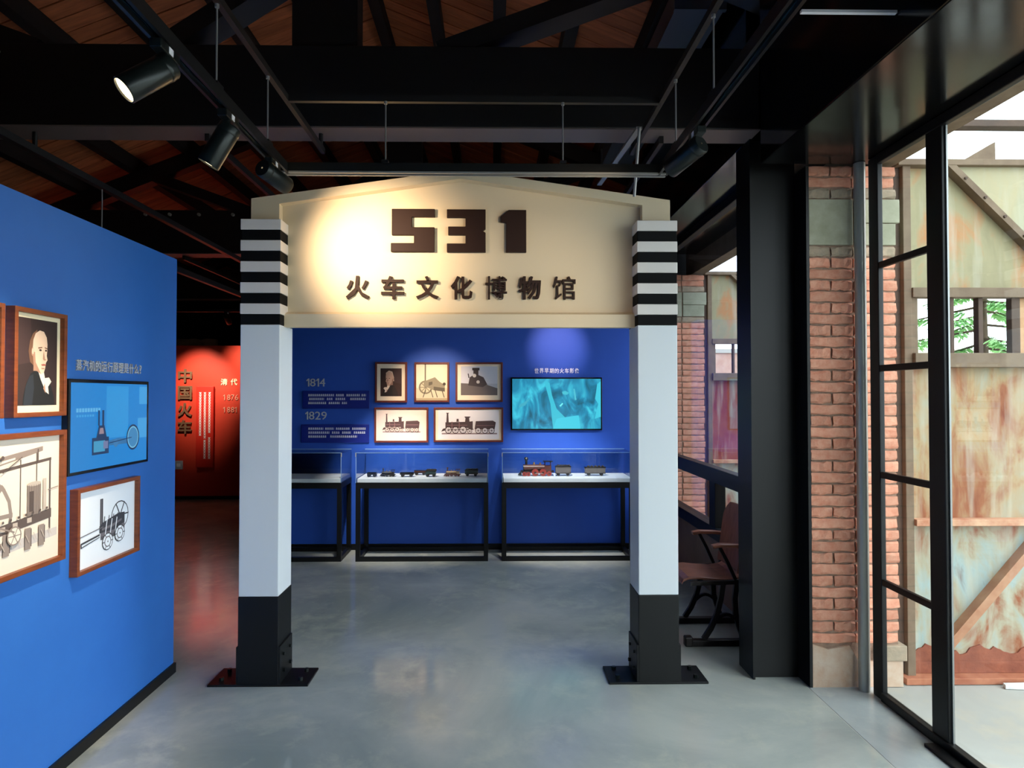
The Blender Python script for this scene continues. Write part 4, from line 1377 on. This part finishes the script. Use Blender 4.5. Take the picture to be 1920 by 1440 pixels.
# ================================================================== DISPLAY CASES
def case(x0, lab, wd=1.272):
    dp = 0.44
    t = thing('display_case', lab, 'display case', (x0 + wd / 2, 6.06 + dp / 2, 0))
    h = wd / 2
    d = dp / 2
    for sx_ in (-1, 1):
        for sy_ in (-1, 1):
            xa, ya = sx_ * (h - 0.02), sy_ * (d - 0.02)
            MB().box(xa - 0.02, xa + 0.02, ya - 0.02, ya + 0.02, 0.04, 0.70).part('leg', M_BLACK, t)
    for z0 in (0.0, 0.70):
        for sy_ in (-1, 1):
            ya = sy_ * (d - 0.02)
            MB().box(-h, h, ya - 0.02, ya + 0.02, z0, z0 + 0.04).part('rail', M_BLACK, t)
        for sx_ in (-1, 1):
            xa = sx_ * (h - 0.02)
            MB().box(xa - 0.02, xa + 0.02, -d + 0.04, d - 0.04, z0, z0 + 0.04).part('rail', M_BLACK, t)
    MB().box(-h, h, -d, d, 0.74, 0.755).part('base_board', M_BLACK, t)
    MB().box(-h + 0.012, h - 0.012, -d + 0.012, d - 0.012, 0.755, 0.792).part('deck', mat('white_deck', (226, 228, 230), 0.5), t, bevel=0.002)
    g = 0.006
    zt_ = 1.035
    edge = [('pane', -h, h, -d, -d + g, 0.755, zt_), ('pane', -h, h, d - g, d, 0.755, zt_), ('pane', -h, -h + g, -d + g, d - g, 0.755, zt_), ('pane', h - g, h, -d + g, d - g, 0.755, zt_), ('pane', -h, h, -d, d, zt_, zt_ + g)]
    for nm, *b in edge:
        MB().box(*b).part(nm, M_CASE, t)
    eg = mat('glass_edge_highlight', (150, 186, 220), 0.15)  # pale blue strips paint the bright highlights along the glass edges
    for b in ((-h, h, -d - 0.001, -d + 0.004, zt_ + g, zt_ + g + 0.003), (-h, h, d - 0.004, d, zt_ + g, zt_ + g + 0.003),
              (-h, -h + 0.004, -d - 0.001, -d + 0.003, 0.755, zt_), (h - 0.004, h, -d - 0.001, -d + 0.003, 0.755, zt_)):
        MB().box(*b).part('edge_highlight', eg, t)
    for sx_ in (-1, 1):
        MB().box(sx_ * h - 0.004, sx_ * h + 0.004, -d - 0.002, -d + 0.006, zt_ - 0.03, zt_ + 0.008).part('corner_clip', M_PIPE, t)
    return t


case(-2.30, 'leftmost black framed glass display case, half hidden by the arch post', 0.84)
case(-1.321, 'middle black framed glass display case with several small dark models')
case(0.088, 'right black framed glass display case with a model locomotive')
DZ = 0.793


def model_loco(lab, x, y, L, mb_, mt_, mw_, faces=-1):
    """model steam locomotive, front towards -x when faces is -1"""
    t = thing('model_locomotive', lab, 'model train', (x, y, DZ))
    s = L / 0.34
    f = -faces
    X = lambda v: v * s * (-f if f < 0 else 1) * (1 if f > 0 else 1)
    q = lambda v: v * s if faces < 0 else -v * s
    bx = lambda mb, a, b, c, d, e, g: mb.box(min(q(a), q(b)), max(q(a), q(b)), c * s, d * s, e * s, g * s)
    MBb = MB()
    bx(MBb, -0.16, 0.16, -0.03, 0.03, 0.035, 0.05)
    MBb.part('chassis', mt_, t)
    MB().cyl((q(-0.13), 0, 0.078 * s), (q(0.08), 0, 0.078 * s), 0.03 * s, 18).part('boiler', mb_, t, smooth=True)
    MB().cyl((q(-0.135), 0, 0.078 * s), (q(-0.125), 0, 0.078 * s), 0.032 * s, 18).part('smokebox_door', mt_, t, smooth=True)
    m_ = MB()
    m_.rings([((q(-0.105), 0, 0.10 * s), (0, 0, 1), 0.011 * s), ((q(-0.105), 0, 0.145 * s), (0, 0, 1), 0.011 * s), ((q(-0.105), 0, 0.165 * s), (0, 0, 1), 0.021 * s), ((q(-0.105), 0, 0.178 * s), (0, 0, 1), 0.014 * s)], 14)
    m_.part('chimney', mt_, t, smooth=True)
    MB().cyl((q(-0.03), 0, 0.10 * s), (q(-0.03), 0, 0.13 * s), 0.012 * s, 12, 0.006 * s).part('dome', mat('brass', (196, 150, 84), 0.3, metal=0.8), t, smooth=True)
    MB().cyl((q(0.03), 0, 0.10 * s), (q(0.03), 0, 0.125 * s), 0.008 * s, 12).part('bell', MATS['brass'], t, smooth=True)
    c = MB()
    bx(c, 0.07, 0.135, -0.034, 0.034, 0.05, 0.10)
    for a_ in (0.073, 0.128):
        for b_ in (-0.03, 0.026):
            bx(c, a_, a_ + 0.005, b_, b_ + 0.005, 0.10, 0.135)
    c.part('cab', mb_, t)
    c = MB()
    bx(c, 0.06, 0.15, -0.04, 0.04, 0.135, 0.143)
    c.part('cab_roof', mt_, t)
    MB().prism([(q(-0.185), 0.01 * s), (q(-0.15), 0.01 * s), (q(-0.15), 0.045 * s)], 'y', -0.028 * s, 0.028 * s).part('cowcatcher', mt_, t)
    for xx, rr in ((-0.125, 0.02), (-0.085, 0.02), (-0.02, 0.034), (0.055, 0.034), (0.115, 0.024)):
        for yy in (-1, 1):
            w_ = MB().cyl((q(xx), yy * 0.031 * s, rr * s), (q(xx), yy * 0.037 * s, rr * s), rr * s, 16).part('wheel', mw_, t, smooth=True)
            MB().cyl((q(xx), yy * 0.037 * s, rr * s), (q(xx), yy * 0.041 * s, rr * s), rr * 0.3 * s, 8).part('hub', mt_, w_)
    for yy in (-1, 1):
        MB().bar((q(-0.02), yy * 0.044 * s, 0.026 * s), (q(0.055), yy * 0.044 * s, 0.026 * s), 0.003 * s, 0.005 * s).part('coupling_rod', M_PIPE, t)
    return t


def model_wagon(lab, x, y, L, H, mb_, mt_, load=False, name='model_wagon'):
    t = thing(name, lab, 'model train', (x, y, DZ))
    h = L / 2
    MB().box(-h, h, -0.03, 0.03, 0.022, 0.03).part('chassis', mt_, t)
    b = MB()
    b.prism([(-h * 0.96, 0.03), (h * 0.96, 0.03), (h, H), (h * 0.9, H), (h * 0.87, 0.04), (-h * 0.87, 0.04), (-h * 0.9, H), (-h, H)], 'y', -0.029, 0.029)
    b.box(-h * 0.9, h * 0.9, -0.031, -0.027, 0.03, H * 0.95)
    b.box(-h * 0.9, h * 0.9, 0.027, 0.031, 0.03, H * 0.95)
    b.part('body', mb_, t)
    MB().box(-h * 1.03, h * 1.03, -0.034, 0.034, H * 0.94, H).part('rim', mt_, t)
    if load:
        l = MB()
        for k in range(5):
            xx = (-0.7 + 0.35 * k) * h
            l.cyl((xx, -0.02, H), (xx + h * .1, 0.02, H), 0.016, 7)
        l.part('load', mat('model_load', (46, 40, 38), 0.8), t)
    for xx in (-0.62, 0.62):
        for yy in (-1, 1):
            MB().cyl((xx * h, yy * 0.026, 0.015), (xx * h, yy * 0.032, 0.015), 0.015, 12).part('wheel', mt_, t, smooth=True)
    return t


MD = mat('model_black', (30, 26, 28), 0.4)
MDB = mat('model_brown', (84, 44, 38), 0.4)
MRD = mat('model_red', (150, 52, 42), 0.4)
MGR = mat('model_grey', (104, 96, 92), 0.45)
MGN = mat('model_green', (40, 58, 58), 0.45)
MBS = mat('model_brass', (166, 142, 116), 0.35, metal=0.4)
model_loco('brown model locomotive with red wheels facing left in the right case', 0.44, 6.28, 0.35, MDB, MD, MRD)
model_wagon('grey model tender coupled behind the brown model locomotive', 0.70, 6.28, 0.155, 0.095, MGR, MD, True, 'model_tender')
model_wagon('single grey brown model wagon at the right of the right case', 1.02, 6.28, 0.205, 0.085, MGR, MD, True)
model_wagon('low black model wagon at the left of the middle case', -1.195, 6.22, 0.09, 0.04, MD, MD)
model_loco('small black model locomotive near the left of the middle case', -1.04, 6.24, 0.155, MD, MD, MD)
model_wagon('long black model wagon in the centre of the middle case', -0.85, 6.22, 0.135, 0.04, MD, MD)
model_wagon('dark brown model wagon behind the long black one', -0.735, 6.36, 0.12, 0.045, MDB, MD)
model_wagon('dark green model tender right of centre in the middle case', -0.615, 6.22, 0.10, 0.06, MGN, MD, True, 'model_tender')
model_loco('brass coloured model locomotive at the right of the middle case', -0.40, 6.24, 0.17, MBS, MDB, MDB)
model_wagon('greenish model wagon at the right end of the middle case', -0.215, 6.26, 0.13, 0.06, MGN, MD, True)

# ================================================================== OLD WOODEN SEAT
ch = thing('wooden_chair', 'old brown plywood chair on cast iron legs beside the window', 'chair', (1.45, 4.21, 0))
dX = lambda x: x - 1.45
for yy in (-0.20, 0.20):
    r_ = MB().box(dX(1.235), dX(1.72), yy - 0.022, yy + 0.022, 0, 0.042).part('runner', M_IRON, ch, bevel=0.006)
    MB().box(dX(1.22), dX(1.27), yy - 0.026, yy + 0.026, 0, 0.062).part('runner_toe', M_IRON, r_, bevel=0.008)
    l_ = MB()
    l_.path([(dX(1.47), yy, 0.40), (dX(1.455), yy, 0.30), (dX(1.43), yy, 0.20), (dX(1.39), yy, 0.11), (dX(1.345), yy, 0.042)], 0.032, 0.022)
    l_.part('leg', M_IRON, ch, smooth=True)
    l_ = MB()
    l_.path([(dX(1.56), yy, 0.42), (dX(1.545), yy, 0.30), (dX(1.55), yy, 0.20), (dX(1.575), yy, 0.11), (dX(1.60), yy, 0.042)], 0.032, 0.022)
    l_.part('leg', M_IRON, ch, smooth=True)
    l_ = MB()
    l_.path([(dX(1.40 + 0.018 * k), yy, 0.14 + 0.06 * math.sin(math.pi * k / 10)) for k in range(11)], 0.02, 0.018)
    l_.part('leg_arch', M_IRON, ch, smooth=True)
    MB().bar((dX(1.26), yy, 0.395), (dX(1.60), yy, 0.405), 0.025, 0.025).part('seat_bearer', M_IRON, ch)
    a_ = MB()
    a_.path([(dX(1.60), yy, 0.40), (dX(1.615), yy, 0.50), (dX(1.63), yy, 0.62), (dX(1.655), yy, 0.80)], 0.03, 0.02)
    a_.part('back_standard', M_IRON, ch, smooth=True)
    ar = MB()
    ar.path([(dX(1.64), yy, 0.625), (dX(1.55), yy, 0.635), (dX(1.45), yy, 0.638), (dX(1.40), yy, 0.628)], 0.022, 0.05)
    ar.part('armrest', M_WOODSEAT, ch, bevel=0.006)
    MB().path([(dX(1.45), yy, 0.625), (dX(1.50), yy, 0.53), (dX(1.55), yy, 0.42)], 0.02, 0.018).part('arm_support', M_IRON, ch)
# seat: bent plywood, profile along x swept in y
prof = [(1.215, 0.395), (1.225, 0.415), (1.26, 0.428), (1.33, 0.43), (1.42, 0.42), (1.50, 0.415), (1.57, 0.425), (1.60, 0.44)]
th = 0.016
sp = [(dX(x), z) for x, z in prof] + [(dX(x), z - th) for x, z in reversed(prof)]
MB().prism(sp, 'y', -0.178, 0.178).part('seat', M_WOODSEAT, ch, bevel=0.004)
bk = MB()
n, mrows = 12, 14
for side in (0, 1):
    pass
vs, fs = [], []
for s_ in (0, 1):
    for j in range(mrows + 1):
        f = j / mrows
        z = 0.45 + 0.41 * f
        wv = 0.178 if f < 0.72 else 0.178 * math.sqrt(max(0.0, 1 - ((f - 0.72) / 0.30) ** 2 * 0.62))
        for i in range(n + 1):
            y = -wv + 2 * wv * i / n
            x = 1.60 + 0.055 * f + 0.03 * (y / 0.178) ** 2 * -1 + s_ * 0.014
            vs.append((dX(x), y, z))
N = (n + 1) * (mrows + 1)
for j in range(mrows):
    for i in range(n):
        a0 = j * (n + 1) + i
        fs.append((a0, a0 + 1, a0 + n + 2, a0 + n + 1))
        fs.append((a0 + N, a0 + n + 1 + N, a0 + n + 2 + N, a0 + 1 + N))
rim = [i for i in range(n + 1)] + [j * (n + 1) + n for j in range(1, mrows + 1)] + [mrows * (n + 1) + i for i in range(n - 1, -1, -1)] + [j * (n + 1) for j in range(mrows - 1, 0, -1)]
for k in range(len(rim)):
    a0, b0 = rim[k], rim[(k + 1) % len(rim)]
    fs.append((a0, b0, b0 + N, a0 + N))
bk.add(vs, fs).part('backrest', M_WOODSEAT, ch, smooth=True)
